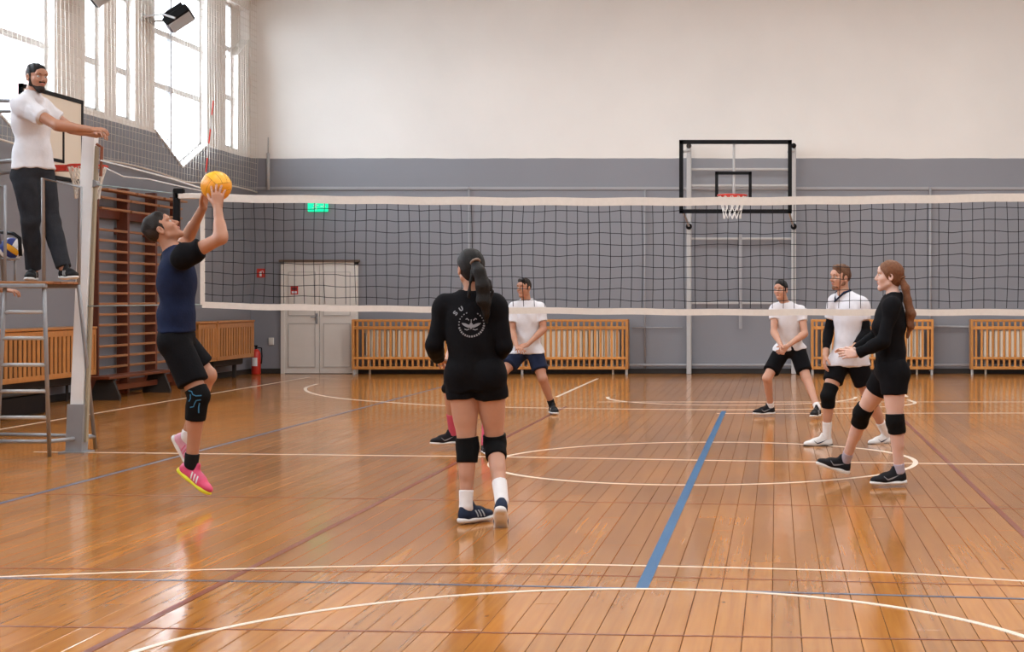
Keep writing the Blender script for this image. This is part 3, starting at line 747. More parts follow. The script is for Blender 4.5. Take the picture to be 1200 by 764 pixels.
for k in range(8):
    MB().tube([aa.lerp(ab, k / 8), aa.lerp(ab, (k + 1) / 8)], .0065, 8).build('segment', M['red'] if k % 2 == 0 else M['steel_white'], an)
# ropes from the post head
o = MB().tube([wp(118, 188, 15.05), wp(150, 196, 15.0), wp(200, 209, 14.8), wp(240, 222, 14.62)], .008, 6).build('guy_rope', M['cord_light'], None, True); tag(o, 'pale taut rope from the post head down to the net corner', 'rope')
pts = [wp(122, 196, 15.05), wp(145, 207, 15), wp(175, 210, 14.9), wp(205, 217, 14.8), wp(238, 224, 14.65)]
o = MB().tube(pts, .006, 6).build('slack_rope', M['cord_light'], None, True); tag(o, 'pale slack rope hanging below the taut one by the post head', 'rope')

# post
t = thing('net_post', 'white painted volleyball post with grey foot leaning beside the referee stand', 'post', PB)
def quad_tube(mb, p, q_, w, d):
    b = len(mb.v)
    for c in (p, q_):
        for (sx, sy) in ((-1, -1), (1, -1), (1, 1), (-1, 1)): mb.v.append((c.x + sx * w / 2, c.y + sy * d / 2, c.z))
    for k in range(4): k2 = (k + 1) % 4; mb.f.append((b + k, b + k2, b + 4 + k2, b + 4 + k))
    mb.f += [(b, b + 3, b + 2, b + 1), (b + 4, b + 5, b + 6, b + 7)]; return mb
quad_tube(MB(), post_at(.43), PT, .112, .1).build('post_tube', mat('post_white', (.82, .82, .82), .4, noise=.05), t)
quad_tube(MB(), PB, post_at(.45), .15, .14).box((PB.x - .12, PB.y - .12, 0), (PB.x + .12, PB.y + .12, .012)).build('foot_sleeve', M['steel_grey'], t)
p_, q2 = post_at(.1), post_at(2.85); quad_tube(MB(), p_ + Vector((.085, 0, 0)), q2 + Vector((.065, 0, 0)), .022, .05).build('side_rail', mat('yellowed', (.36, .31, .22), .5), t)
p_ = post_at(2.5); MB().tube([p_ + Vector((.06, -.04, 0)), p_ + Vector((.06, .04, 0))], .035, 12).build('pulley', M['steel_grey'], t)
p_ = post_at(2.87); MB().tube([p_ + Vector((.06, 0, .0)), p_ + Vector((.11, 0, -.03)), p_ + Vector((.1, 0, -.3))], .014, 6).build('hook', mat('rust', (.25, .07, .03), .6), t)

# ------------------------------------------------------------------ referee stand
t = thing('referee_stand', 'grey tubular referee stand with ladder and high platform at the left', 'referee stand', (-6.9, 14.6, 0))
g = M['steel_grey']; ZP = 1.56
def tb(name, pts, r=.019, m=g): return MB().tube(pts, r, 8).build(name, m, t, True)
fr_b, fl_b = fp(58, 535), fp(-4, 535)
fr_t, fl_t = wp(51.5, 333, 14.15), wp(6, 333, 14.15)
fr_t.z = fl_t.z = ZP
tb('leg', [fr_b, fr_t]); tb('leg', [fl_b, fl_t])
bl_b, br_b = fp(-20, 523), fp(112, 526)
br_t, bl_t = wp(92, 333, 14.75), wp(-18, 333, 14.75); br_t.z = bl_t.z = ZP
tb('leg', [br_b, br_t]); tb('leg', [bl_b, bl_t])
for py in (488, 457, 426, 395, 365):
    s = (535 - py) / (535 - 333.); MB().cbox
    tb('rung', [fl_b.lerp(fl_t, s) + Vector((-.0, 0, 0)), fr_b.lerp(fr_t, s)], .017, M['steel_white'])
tb('brace', [fl_b.lerp(fl_t, .09), fr_b.lerp(fr_t, .09), br_b.lerp(br_t, .08)]); tb('brace', [bl_b.lerp(bl_t, .08), br_b.lerp(br_t, .08)])
fx0, fx1 = fl_t.x - .1, br_t.x
MB().cbox((fx0, 14.1, ZP - .035), (fr_t.x + .03, 14.16, ZP), .006).cbox((fx0, 14.74, ZP - .035), (fx1, 14.8, ZP), .006).cbox((fx0, 14.1, ZP - .035), (fx0 + .04, 14.8, ZP), .006).build('platform_frame', g, t)
yy = 14.12
for k in range(5):
    MB().cbox((fx0 + .02, yy, ZP), (fx1, yy + .125, ZP + .022), .004).build('platform_board', M['rung'], t); yy += .134
zr = wp(0, 209.5, 14.15).z
tb('guard_rail', [fr_t, Vector((fr_t.x - .01, 14.15, zr)), Vector((-6.33, 14.75, zr - .03)), Vector((fx1, 14.75, ZP))], .017)
tb('guard_rail', [fl_t, Vector((fl_t.x, 14.15, zr - .06)), Vector((fx0 - .2, 14.6, zr - .04)), Vector((fx0 - .2, 14.75, ZP))], .014)
tb('guard_rail', [Vector((fx0 - .2, 14.6, wp(0, 271, 14.6).z)), wp(16, 274, 14.3), wp(23, 279, 14.3), wp(24, 300, 14.3)], .017, M['black'])

# =================================================================== figures: implicit surfaces meshed with surface nets
def surface_net(V, lo, h):
    S = V < 0
    c = np.zeros(tuple(n - 1 for n in V.shape), np.int8)
    for dx in (0, 1):
        for dy in (0, 1):
            for dz in (0, 1):
                c += S[dx:V.shape[0] - 1 + dx, dy:V.shape[1] - 1 + dy, dz:V.shape[2] - 1 + dz]
    act = (c > 0) & (c < 8); I = np.argwhere(act); n = len(I)
    if n == 0: return np.zeros((0, 3)), np.zeros((0, 4), int)
    idx = -np.ones(c.shape, np.int32); idx[act] = np.arange(n)
    acc = np.zeros((n, 3)); cnt = np.zeros(n)
    cor = [(a, b, d) for a in (0, 1) for b in (0, 1) for d in (0, 1)]
    for p in cor:
        for ax in range(3):
            if p[ax]: continue
            q = list(p); q[ax] = 1
            va = V[I[:, 0] + p[0], I[:, 1] + p[1], I[:, 2] + p[2]]; vb = V[I[:, 0] + q[0], I[:, 1] + q[1], I[:, 2] + q[2]]
            m = (va < 0) != (vb < 0); t = va[m] / (va[m] - vb[m])
            pos = np.tile(np.array(p, float), (m.sum(), 1)); pos[:, ax] += t
            acc[m] += pos; cnt[m] += 1
    verts = np.array(lo) + (I + acc / cnt[:, None]) * h
    quads = []
    for ax in range(3):
        o = [a for a in range(3) if a != ax]
        sl0 = [slice(None)] * 3; sl1 = [slice(None)] * 3
        sl0[ax] = slice(0, -1); sl1[ax] = slice(1, None)
        A = S[tuple(sl0)]; B = S[tuple(sl1)]; cr = A != B
        E = np.argwhere(cr)
        ok = (E[:, o[0]] > 0) & (E[:, o[1]] > 0) & (E[:, o[0]] < V.shape[o[0]] - 1) & (E[:, o[1]] < V.shape[o[1]] - 1)
        E = E[ok]
        if not len(E): continue
        def cell(d0, d1):
            q = E.copy(); q[:, o[0]] += d0; q[:, o[1]] += d1; return idx[q[:, 0], q[:, 1], q[:, 2]]
        Q = np.stack([cell(-1, -1), cell(0, -1), cell(0, 0), cell(-1, 0)], 1)
        flip = A[E[:, 0], E[:, 1], E[:, 2]]
        if ax == 1: flip = ~flip
        Q[~flip] = Q[~flip][:, ::-1]
        quads.append(Q)
    return verts, np.concatenate(quads)

def V3(v): return np.array(tuple(v), dtype=float)
def unit(v): v = V3(v); return v / (np.linalg.norm(v) + 1e-9)

class Sdf:
    def __init__(s): s.p = []
    def seg(s, a, b, ra, rb=None, k=.02, tag='', flat=None, clip=(), op=1):
        s.p.append(dict(t='s', a=V3(a), b=V3(b), ra=ra, rb=ra if rb is None else rb, k=k, tag=tag, flat=flat, clip=list(clip), op=op, g=0.)); return s
    def ell(s, c, r, ax=None, k=.02, tag='', clip=(), op=1):
        s.p.append(dict(t='e', c=V3(c), r=V3(r), ax=np.eye(3) if ax is None else np.array(ax, float), k=k, tag=tag, clip=list(clip), op=op, g=0.)); return s
    def pick(s, grow, clips=None, k=None):
        """the primitives whose tag is in grow, inflated; clips: tag -> planes (point, outward normal)"""
        n = Sdf()
        for p in s.p:
            if p['tag'] in grow and p['op'] == 1:
                q = dict(p); q['g'] = grow[p['tag']]; q['clip'] = list(p['clip']) + list((clips or {}).get(p['tag'], ()))
                if k: q['k'] = k
                n.p.append(q)
        return n
    def bounds(s, p):
        m = p['g'] + p['k']
        if p['t'] == 's':
            r = max(p['ra'], p['rb']) + m; return np.minimum(p['a'], p['b']) - r, np.maximum(p['a'], p['b']) + r
        r = max(p['r']) + m; return p['c'] - r, p['c'] + r
    def mesh(s, h, fold=0., ffreq=30., box=None):
        B = [s.bounds(p) for p in s.p if p['op'] == 1]
        lo = np.min([b[0] for b in B], 0) - 2 * h; hi = np.max([b[1] for b in B], 0) + 2 * h
        if box: lo = np.maximum(lo, box[0]); hi = np.minimum(hi, box[1])
        N = np.ceil((hi - lo) / h).astype(int) + 1
        V = np.full(N, .3, np.float32)
        ax = [lo[i] + np.arange(N[i]) * h for i in range(3)]
        for p in s.p:
            b0, b1 = s.bounds(p)
            i0 = np.maximum(np.floor((b0 - lo) / h).astype(int) - 2, 0); i1 = np.minimum(np.ceil((b1 - lo) / h).astype(int) + 3, N)
            if (i1 <= i0).any(): continue
            X, Y, Z = np.meshgrid(ax[0][i0[0]:i1[0]], ax[1][i0[1]:i1[1]], ax[2][i0[2]:i1[2]], indexing='ij', sparse=True)
            if p['t'] == 's':
                ba = p['b'] - p['a']; px, py, pz = X - p['a'][0], Y - p['a'][1], Z - p['a'][2]
                if p['flat'] is not None:
                    n, f = p['flat']; n = unit(n); s_ = 1 / f - 1
                    dn = px * n[0] + py * n[1] + pz * n[2]; px, py, pz = px + n[0] * dn * s_, py + n[1] * dn * s_, pz + n[2] * dn * s_
                    ba = ba + n * ba.dot(n) * s_
                t = np.clip((px * ba[0] + py * ba[1] + pz * ba[2]) / max(ba.dot(ba), 1e-9), 0, 1)
                d = np.sqrt((px - ba[0] * t) ** 2 + (py - ba[1] * t) ** 2 + (pz - ba[2] * t) ** 2) - (p['ra'] + (p['rb'] - p['ra']) * t) - p['g']
                if p['flat'] is not None: d = d * (.5 + .5 * p['flat'][1])
            else:
                r = p['r'] + p['g']; a_ = p['ax']; q = (X - p['c'][0], Y - p['c'][1], Z - p['c'][2])
                u = [q[0] * a_[i][0] + q[1] * a_[i][1] + q[2] * a_[i][2] for i in range(3)]
                k0 = np.sqrt(sum((u[i] / r[i]) ** 2 for i in range(3))); k1 = np.sqrt(sum((u[i] / r[i] ** 2) ** 2 for i in range(3)))
                d = k0 * (k0 - 1) / np.maximum(k1, 1e-6)
            for (pt, nn) in p['clip']:
                pt = V3(pt); nn = unit(nn); d = np.maximum(d, (X - pt[0]) * nn[0] + (Y - pt[1]) * nn[1] + (Z - pt[2]) * nn[2])
            sub = V[i0[0]:i1[0], i0[1]:i1[1], i0[2]:i1[2]]; k = p['k']
            if p['op'] == 1:
                m = np.maximum(k - np.abs(sub - d), 0) / k; sub[...] = np.minimum(sub, d) - m * m * k * .25
            else:
                d = -d; m = np.maximum(k - np.abs(sub - d), 0) / k; sub[...] = np.maximum(sub, d) + m * m * k * .25
        if fold:
            X, Y, Z = np.meshgrid(*[a.astype(np.float32) for a in ax], indexing='ij', sparse=True)
            w = np.sin(ffreq * (X * .9 + Y * .5) + 3.5 * np.sin(6 * Z + 9 * X)) * .5 + np.sin(ffreq * .55 * (Z + .8 * X - .5 * Y) + 2.5 * np.sin(11 * X + 7 * Z)) * .7
            V = V + (fold * w).astype(np.float32)
        return surface_net(V, lo, h)

def frame_axes(fwd, up):
    f = unit(fwd); u = V3(up); u = unit(u - f * u.dot(f)); r = np.cross(f, u); return r, f, u      # right, forward, up

HH = 1.0
def head_prims(S, c, fwd, up, s=1., female=False):
    r, f, u = frame_axes(fwd, up); c = V3(c); A = [r, f, u]
    def P(x, y, z): return c + (r * x + f * y + u * z) * s
    def E(p, rad, k=.02, op=1, tag='head'): S.ell(P(*p), np.array(rad) * s, A, k * s, tag, op=op)
    def G(a, b, ra, rb, k=.015, tag='head'): S.seg(P(*a), P(*b), ra * s, rb * s, k * s, tag)
    E((0, -.014, .032), (.074, .094, .084), tag='cranium'); E((0, .022, -.03), (.060 if not female else .057, .066, .078))
    G((-.046, .0, -.055), (0, .062, -.092), .020, .019); G((.046, .0, -.055), (0, .062, -.092), .020, .019)
    E((0, .066, -.094), (.018, .016, .018)); E((.036, .052, -.02), (.026, .028, .026)); E((-.036, .052, -.02), (.026, .028, .026))
    G((-.04, .072, .030), (.04, .072, .030), .013, .013)
    E((0, .080, .048), (.045, .012, .03))
    for sx in (-1, 1): S.ell(P(sx * .031, .092, .010), np.array((.017, .014, .012)) * s, A, .012 * s, 'head', op=-1)
    G((0, .085, .014), (0, .105, -.022), .0075, .0115, .010); E((0, .092, -.027), (.017, .012, .009), .008)
    E((0, .083, -.050), (.022, .010, .008), .006); E((0, .081, -.060), (.019, .010, .008), .006)
    for sx in (-1, 1):
        E((sx * .076, -.012, -.006), (.010, .020, .032), .008); E((sx * .081, -.008, -.004), (.006, .010, .018), .006, -1)
    return P, A

def hand_prims(S, w, d, pn, th, curl=(.35, .4, .45, .5), spread=.12, s=1., thumb_in=.3):
    """w wrist, d direction to the fingers, pn palm normal (curl side), th thumb side"""
    w = V3(w); d = unit(d); pn = V3(pn); pn = unit(pn - d * pn.dot(d)); th = V3(th); th = unit(th - d * th.dot(d) - pn * th.dot(pn))
    K = [.030, .010, -.010, -.029]; L = [.072, .080, .074, .058]
    for i in range(4):
        b = w + (d * (.088 - (.006 if i in (0, 3) else 0) - (.008 if i == 3 else 0)) + th * K[i]) * s
        S.seg(w + (d * .008 + th * K[i] * .55) * s, b, .0155 * s, .0135 * s, .014 * s, 'hand', flat=(pn, .82))
        dirn = unit(d + th * spread * (1.5 - i)); ang = 0; p = b
        for j, fr in enumerate((.44, .31, .25)):
            ang += curl[i] * (.8, 1.1, .8)[j]
            q = p + (dirn * math.cos(ang) + pn * math.sin(ang)) * L[i] * fr * s
            ra = (.0098, .0090, .0080)[j] * (1 if i < 3 else .88) * s; S.seg(p, q, ra, ra * .92, .004 * s, 'hand'); p = q
    b = w + (d * .028 + th * .022 + pn * .004) * s
    d1 = unit(d * .62 + th * .75 + pn * thumb_in); p1 = b + d1 * .040 * s; d2 = unit(d * .85 + th * .45 + pn * thumb_in * 1.3); p2 = p1 + d2 * .030 * s; p3 = p2 + unit(d2 + pn * .3 * thumb_in) * .024 * s
    S.seg(b, p1, .0165 * s, .0125 * s, .014 * s, 'hand'); S.seg(p1, p2, .0120 * s, .0105 * s, .005 * s, 'hand'); S.seg(p2, p3, .0105 * s, .0090 * s, .004 * s, 'hand')

def at_(a, b, t): return V3(a) + (V3(b) - V3(a)) * t

class Person:
    """J: joints in world space; a = left of the photograph, b = right.  keys: head, neck, sh_a.., el, wr, hip, kn, an"""
    def __init__(s, name_label, base, J, front, hfwd, hup=(0, 0, 1), s_=1., female=False, bulk=1., hands=None, toes=None, group=None):
        s.t = thing('person', name_label, 'person', base, group); s.J = {k: V3(v) for k, v in J.items()}; J = s.J; s.s = s_; s.fem = female
        S = s.S = Sdf(); u_ = s_
        ms = (J['sh_a'] + J['sh_b']) / 2; mh = (J['hip_a'] + J['hip_b']) / 2; s.ms, s.mh = ms, mh
        up = unit(ms - mh); s.up = up; front = V3(front); fr = unit(front - up * up.dot(front)); lat = np.cross(fr, up); s.fr, s.lat = fr, lat
        hf = fr; A = [lat, fr, up]; s.A = A
        bw = bulk
        S.ell(ms - up * .15 * u_ - fr * .0, (.150 * bw, .108 * bw, .185), A, .05, 'chest')
        S.ell(ms - up * .05 * u_, (.135 * bw, .075, .085), A, .05, 'chest')
        S.ell(mh + up * .17 * u_, ((.128 if not female else .115) * bw, .095 * bw, .15), A, .05, 'belly')
        S.ell(mh + up * .04 * u_, ((.150 if not female else .165) * bw, .108 * bw, .11), A, .04, 'pelvis')
        if female:
            for sx in (-1, 1): S.ell(ms - up * .17 * u_ + fr * .075 + lat * sx * .068, (.055, .052, .052), A, .03, 'chest')
        S.seg(at_(J['sh_a'], J['sh_b'], .04), at_(J['sh_a'], J['sh_b'], .96), .050 * bw, None, .04, 'chest')
        nk = J['neck']
        for e in 'ab':
            S.seg(nk - up * .01, at_(nk, J['sh_' + e], .85) - up * .005, .046 * bw, .044, .04, 'chest')
            S.ell(J['hip_' + e] - fr * .040 + up * .0, (.082 * bw, .074, .088), A, .03, 'pelvis')
        hd = J['head']; r_, f_, uu = frame_axes(hfwd, hup)
        S.seg(nk - up * .03, hd - uu * .05 * u_ - f_ * .022, (.058 if not female else .048) * bw, (.054 if not female else .045), .025, 'neck')
        s.hP, s.hA = head_prims(S, hd, hfwd, hup, u_ * 1.0, female)
        for e in 'ab':
            a, b, c = J['sh_' + e], J['el_' + e], J['wr_' + e]; w = (1. if not female else .84) * bw
            S.seg(a, b, .052 * w, .039 * w, .03, 'ua' + e); S.ell(at_(a, b, .12), (.058 * w, .058 * w, .062 * w), None, .03, 'ua' + e)
            S.seg(b, c, .040 * w, .0265 * w, .02, 'fa' + e); S.seg(at_(b, c, .12), at_(b, c, .42), .043 * w, .036 * w, .02, 'fa' + e)
            a, b, c = J['hip_' + e], J['kn_' + e], J['an_' + e]; w = bw
            S.seg(at_(a, b, .05), b, .086 * w * (1.04 if female else 1), .056 * w, .03, 'th' + e)
            S.seg(at_(a, b, .25), at_(a, b, .6), .080 * w, .066 * w, .03, 'th' + e)
            # calf bulge on the back of the shin
            sh = unit(c - b); bk = -fr - sh * (-fr).dot(sh); bk = unit(bk) if np.linalg.norm(bk) > .1 else -fr
            S.seg(b, c, .052 * w, .036 * w, .02, 'sh' + e); S.seg(at_(b, c, .16) + bk * .016, at_(b, c, .45) + bk * .012, .047 * w, .040 * w, .03, 'sh' + e)
            S.ell(b, (.056 * w,) * 3, None, .02, 'sh' + e)
            td = unit((toes or {}).get(e, fr)); S.seg(c, c + td * .05 - np.array((0, 0, .03)), .034, .026, .02, 'foot')
        s.toes = {e: unit((toes or {}).get(e, fr)) for e in 'ab'}
        s.hands = hands or {}
        s.H = Sdf()
        for e in 'ab':
            hd_ = s.hands.get(e)
            if hd_ is None: hd_ = dict(d=J['wr_' + e] - J['el_' + e], pn=-V3(fr), th=fr)
            T = Sdf(); T.seg(at_(J['el_' + e], J['wr_' + e], .7), J['wr_' + e], .031 * (1. if not female else .88) * bw, .0262 * (1. if not female else .84) * bw, .015, 'fa', flat=None)
            kw = {k: v for k, v in hd_.items() if k not in ('d', 'pn', 'th')}
            hand_prims(T, J['wr_' + e], hd_['d'], hd_['pn'], hd_['th'], s=u_ * (1. if not female else .9), **kw); s.H.p.append(T)
    def add(s, name, sdf, m, h=.009, fold=0., ffreq=30., label=None, parent=None, box=None):
        V_, Q = sdf.mesh(h, fold, ffreq, box)
        o = link(name, new_mesh(name, V_, Q, m, True), parent or s.t)
        if label: o['label'] = label
        return o
    def body(s, skin, h=.009):
        tags = ['chest', 'belly', 'pelvis', 'neck', 'foot'] + [k + e for k in ('ua', 'fa', 'th', 'sh') for e in 'ab']
        B = s.S.pick({t: 0 for t in tags}); parts = [B.mesh(h)]
        Hd = Sdf(); Hd.p = [p for p in s.S.p if p['tag'] in ('head', 'neck', 'cranium')]; parts.append(Hd.mesh(.0048))
        for T in s.H.p: parts.append(T.mesh(.0040))
        vs = []; qs = []; n = 0
        for v, q in parts: vs.append(v); qs.append(q + n); n += len(v)
        s.b = link('body', new_mesh('body', np.concatenate(vs), np.concatenate(qs), skin, True), s.t); return s.b
    def face(s, hair, iris=(.08, .04, .02), brows=True):
        P, A = s.hP, s.hA; r, f, u = A
        ew = mat('eye_white', (.50, .45, .42), .3); ir = mat('iris', iris, .2)
        for sx in (-1, 1):
            e = MB().sphere(P(sx * .031, .0715, .009), .0125 * s.s, 10, 8).build('eye', ew, s.b, True)
            MB().sphere(V3(P(sx * .031, .0715, .009)) + f * .0062 * s.s, .0072 * s.s, 8, 6).build('iris', ir, s.b, True)
            if brows: MB().tube([P(sx * .016, .090, .028), P(sx * .032, .0885, .034), P(sx * .047, .076, .028)], .0042 * s.s, 6, rs=[.0035, .0045, .003]).build('eyebrow', hair, s.b, True)
        lp = Sdf(); lp.ell(P(0, .0885, -.0505), np.array((.020, .0065, .0055)) * s.s, A, .003); lp.ell(P(0, .0865, -.0585), np.array((.017, .0065, .0055)) * s.s, A, .003)
        s.add('lips', lp, mat('lip', (.45, .17, .14), .4), .003, parent=s.b)
    def hair_short(s, m, top=.016, plane=((0, .083, .058), (0, -.095, -.055)), quiff=0., side=.008, fade=None):
        P, A = s.hP, s.hA; r, f, u = A; p0, p1 = V3(P(*plane[0])), V3(P(*plane[1])); d = unit(p1 - p0); nn = np.cross(d, r); nn = nn if nn.dot(u) < 0 else -nn
        q = s.s; pl = lambda a_, b_: (V3(P(*a_)), (lambda n_: n_ if n_.dot(u) < 0 else -n_)(np.cross(unit(V3(P(*b_)) - V3(P(*a_))), r)))
        Fd = Sdf(); Fd.ell(P(0, -.020, .032), np.array((.0755, .0905, .0845)) * q, A, .01, 'h', clip=[(p0, nn)])
        for sx in (-1, 1): Fd.ell(P(sx * .062, .006, .014), (.0125, .016, .034), A, .012, 'h', clip=[(P(0, 0, -.015), -u)])
        s.add('hair_fade', Fd, fade or m, .0048, .0012, 190)
        Hh = Sdf(); hi = pl((0, .084, .060), (0, -.10, -.028))
        Hh.ell(P(0, -.016, .046), (np.array((.0715, .0885, .074)) + np.array((.005, .006, top))) * q, A, .012, 'h', clip=[hi])
        Hh.ell(P(0, .014, .076 + top * .3), (np.array((.056, .062, .034)) + np.array((0, 0, top * .5))) * q, A, .014, 'h', clip=[(P(0, .088, .064), f * .9 - u * .3)])
        if quiff: Hh.seg(P(-.026, .052, .100), P(.026, .050, .103), (.020 + quiff) * q, None, .02, 'h')
        return s.add('hair', Hh, m, .0048, .0042, 120)
    def hair_long(s, m, tie=(0, -.105, .045), tail=None, tm=None, strand=None):
        P, A = s.hP, s.hA; r, f, u = A; q = s.s
        Hh = Sdf(); p0, p1 = V3(P(0, .080, .068)), V3(P(0, -.02, -.075)); d = unit(p1 - p0); nn = np.cross(d, r); nn = nn if nn.dot(f) > 0 else -nn
        Hh.ell(P(0, -.014, .034), np.array((.084, .104, .094)) * q, A, .01, 'h', clip=[(p0, nn)])
        Hh.ell(P(0, -.045, -.01), np.array((.066, .066, .075)) * q, A, .02, 'h', clip=[(p0, nn)])
        Hh.ell(P(0, -.01, .045), np.array((.080, .098, .085)) * q, A, .01, 'h', clip=[(P(0, .05, .07), f * .8 - u * .45)])
        o = s.add('hair', Hh, m, .0055, .002, 170)
        T = Sdf(); pts = tail; n = len(pts)
        for i in range(n - 1): T.seg(pts[i][0], pts[i + 1][0], pts[i][1], pts[i + 1][1], .02, 't')
        for st in (strand or []):
            for i in range(len(st) - 1): T.seg(st[i], st[i + 1], .012, .009, .012, 't')
        s.add('ponytail', T, m, .0065, .004, 90)
        tp = V3(pts[0][0]); td = unit(V3(pts[1][0]) - tp); rr = pts[0][1] + .006
        a = unit(np.cross(td, (0.3, .5, .8))); b = np.cross(td, a)
        MB().tube([tp + (a * math.cos(t * math.pi / 8) + b * math.sin(t * math.pi / 8)) * rr for t in range(16)], .009, 6, close=True).build('hair_tie', tm or m, s.t, True)
        return o
    def shirt(s, m, hem=.12, g=.014, arm=None, arm_g=.012, loose=.0, fold=.0045, neck=.035, name='shirt', vneck=0., arms='ab', h=.0085, sleeve_mat=None, label=None):
        """hem: how far below the hip line; arm: (kind, fraction) kind 'ua' or 'fa'"""
        J, up, fr, lat = s.J, s.up, s.fr, s.lat; ms, mh = s.ms, s.mh
        low = mh - up * hem
        cl = {k: [(low, -up)] for k in ('chest', 'belly', 'pelvis')}; grow = {'chest': g, 'belly': g + .008, 'pelvis': g}
        nkp = J['neck'] + up * neck
        cl['chest'] = cl['chest'] + [(nkp, up)]
        G = s.S.pick(grow, cl)
        for e in 'ab':
            G.p += s.S.pick({'th' + e: g + (.013 if not s.fem else .0)}, {'th' + e: [(low, -up)]}).p
        w = .15 if not s.fem else .14
        G.seg(ms - up * .18, low + up * .0, w * .80 + loose * .3, w * .84 + loose, .05, 'd', flat=(fr, .66 + loose), clip=[(low, -up)])
        def arm_p(T):
            nonlocal arms
            for e in arms:
                a, b, c = J['sh_' + e], J['el_' + e], J['wr_' + e]
                if arm is None: continue
                kind, fr_ = arm
                if kind == 'ua':
                    pt, d = at_(a, b, fr_), b - a; T.p += s.S.pick({'ua' + e: arm_g}, {'ua' + e: [(pt, d)]}).p
                    T.seg(at_(a, b, .2), pt + unit(d) * .03, .055 * (1 if not s.fem else .88), .060 * (1 if not s.fem else .85), .02, 'q', clip=[(pt, d)])
                else:
                    pt, d = at_(b, c, fr_), c - b; T.p += s.S.pick({'ua' + e: arm_g, 'fa' + e: arm_g}, {'fa' + e: [(pt, d)]}).p
        if sleeve_mat is None: arm_p(G)
        # neckline: cut a scoop round the neck
        G.seg(J['neck'] + up * .0, J['neck'] + up * .12, (.062 if not s.fem else .056), .075, .008, 'c', op=-1)
        if vneck: G.seg(J['neck'] + fr * .07 + up * .04, J['neck'] + fr * .105 - up * vneck, .045, .004, .01, 'c', op=-1)
        o = s.add(name, G, m, h, fold, 34, label)
        if sleeve_mat is not None:
            for e_ in 'ab':
                arms = e_; T = Sdf(); arm_p(T); s.add('sleeve', T, sleeve_mat, h, fold, 34, 'black sleeve')
        return o
    def shorts(s, m, frac=.5, g=.012, loose=.02, fold=.003, waist=.13, name='shorts', h=.0085, label=None):
        J, up = s.J, s.up; wp_ = s.mh + up * waist
        G = s.S.pick({'belly': g, 'pelvis': g}, {k: [(wp_, up)] for k in ('belly', 'pelvis')}, k=.04)
        for e in 'ab':
            a, b = J['hip_' + e], J['kn_' + e]; pt, d = at_(a, b, frac), b - a
            q = s.S.pick({'th' + e: g}, {'th' + e: [(pt, d)]}); G.p += q.p
            if loose: G.seg(at_(a, b, .1), pt, .090, .078 + loose, .03, 'l', clip=[(pt, d)])
        return s.add(name, G, m, h, fold, 28, label)
    def limb(s, name, m, spec, g=.01, h=.007, label=None, fold=0.):
        """spec: list of (tag, from joint, to joint, t0, t1)"""
        G = Sdf()
        for tg, a, b, t0, t1 in spec:
            A_, B_ = s.J[a], s.J[b]; d = B_ - A_; cl = []
            if t0 > 0: cl.append((at_(A_, B_, t0), -d))
            if t1 < 1: cl.append((at_(A_, B_, t1), d))
            G.p += s.S.pick({tg: g}, {tg: cl}).p
        return s.add(name, G, m, h, fold, 40, label)
    def knee_pad(s, e, m, up=.78, dn=.24, g=.012, label=None):
        o = s.limb('knee_pad', m, [('th' + e, 'hip_' + e, 'kn_' + e, up, 1), ('sh' + e, 'kn_' + e, 'an_' + e, 0, dn)], g, .007, label)
        return o
    def sock(s, e, m, t0=.78, g=.005, label=None):
        G = s.S.pick({'sh' + e: g}, {'sh' + e: [(at_(s.J['kn_' + e], s.J['an_' + e], t0), s.J['kn_' + e] - s.J['an_' + e])]}); an = s.J['an_' + e]
        G.seg(an, an + s.toes[e] * .03 - np.array((0, 0, .02)), .036 + g, .03, .01)
        return s.add('sock', G, m, .006, 0, label=label)
    def shoe(s, e, style, up=(0, 0, 1), label=None):
        an = s.J['an_' + e]; f = unit(s.toes[e]); u = V3(up); u = unit(u - f * u.dot(f)); r = np.cross(f, u)
        Mx = Matrix(((r[0], f[0], u[0], 0), (r[1], f[1], u[1], 0), (r[2], f[2], u[2], 0), (0, 0, 0, 1)))
        org = an - (f * -.055 + u * .098)     # shoe frame: ankle sits at (0,-.055,.098)
        Mx = Matrix.Translation(Vector(org)) @ Mx
        def put(name, me, par=None, lab=None):
            o = bpy.data.objects.new(name, me); C.objects.link(o)
            if par is None: o.parent = s.t; o.matrix_local = Matrix.Translation(-ORG[s.t.name]) @ Mx; ORG[o.name] = Vector(org)
            else: o.parent = par
            if lab: o['label'] = lab
            return o
        up_me, sole_me, lace_me, logo_me = shoe_meshes(style)
        o = put('shoe', up_me, None, label); put('sole', sole_me, o); put('laces', lace_me, o)
        for lm_ in (logo_me or []): put('logo', lm_, o)
        return o

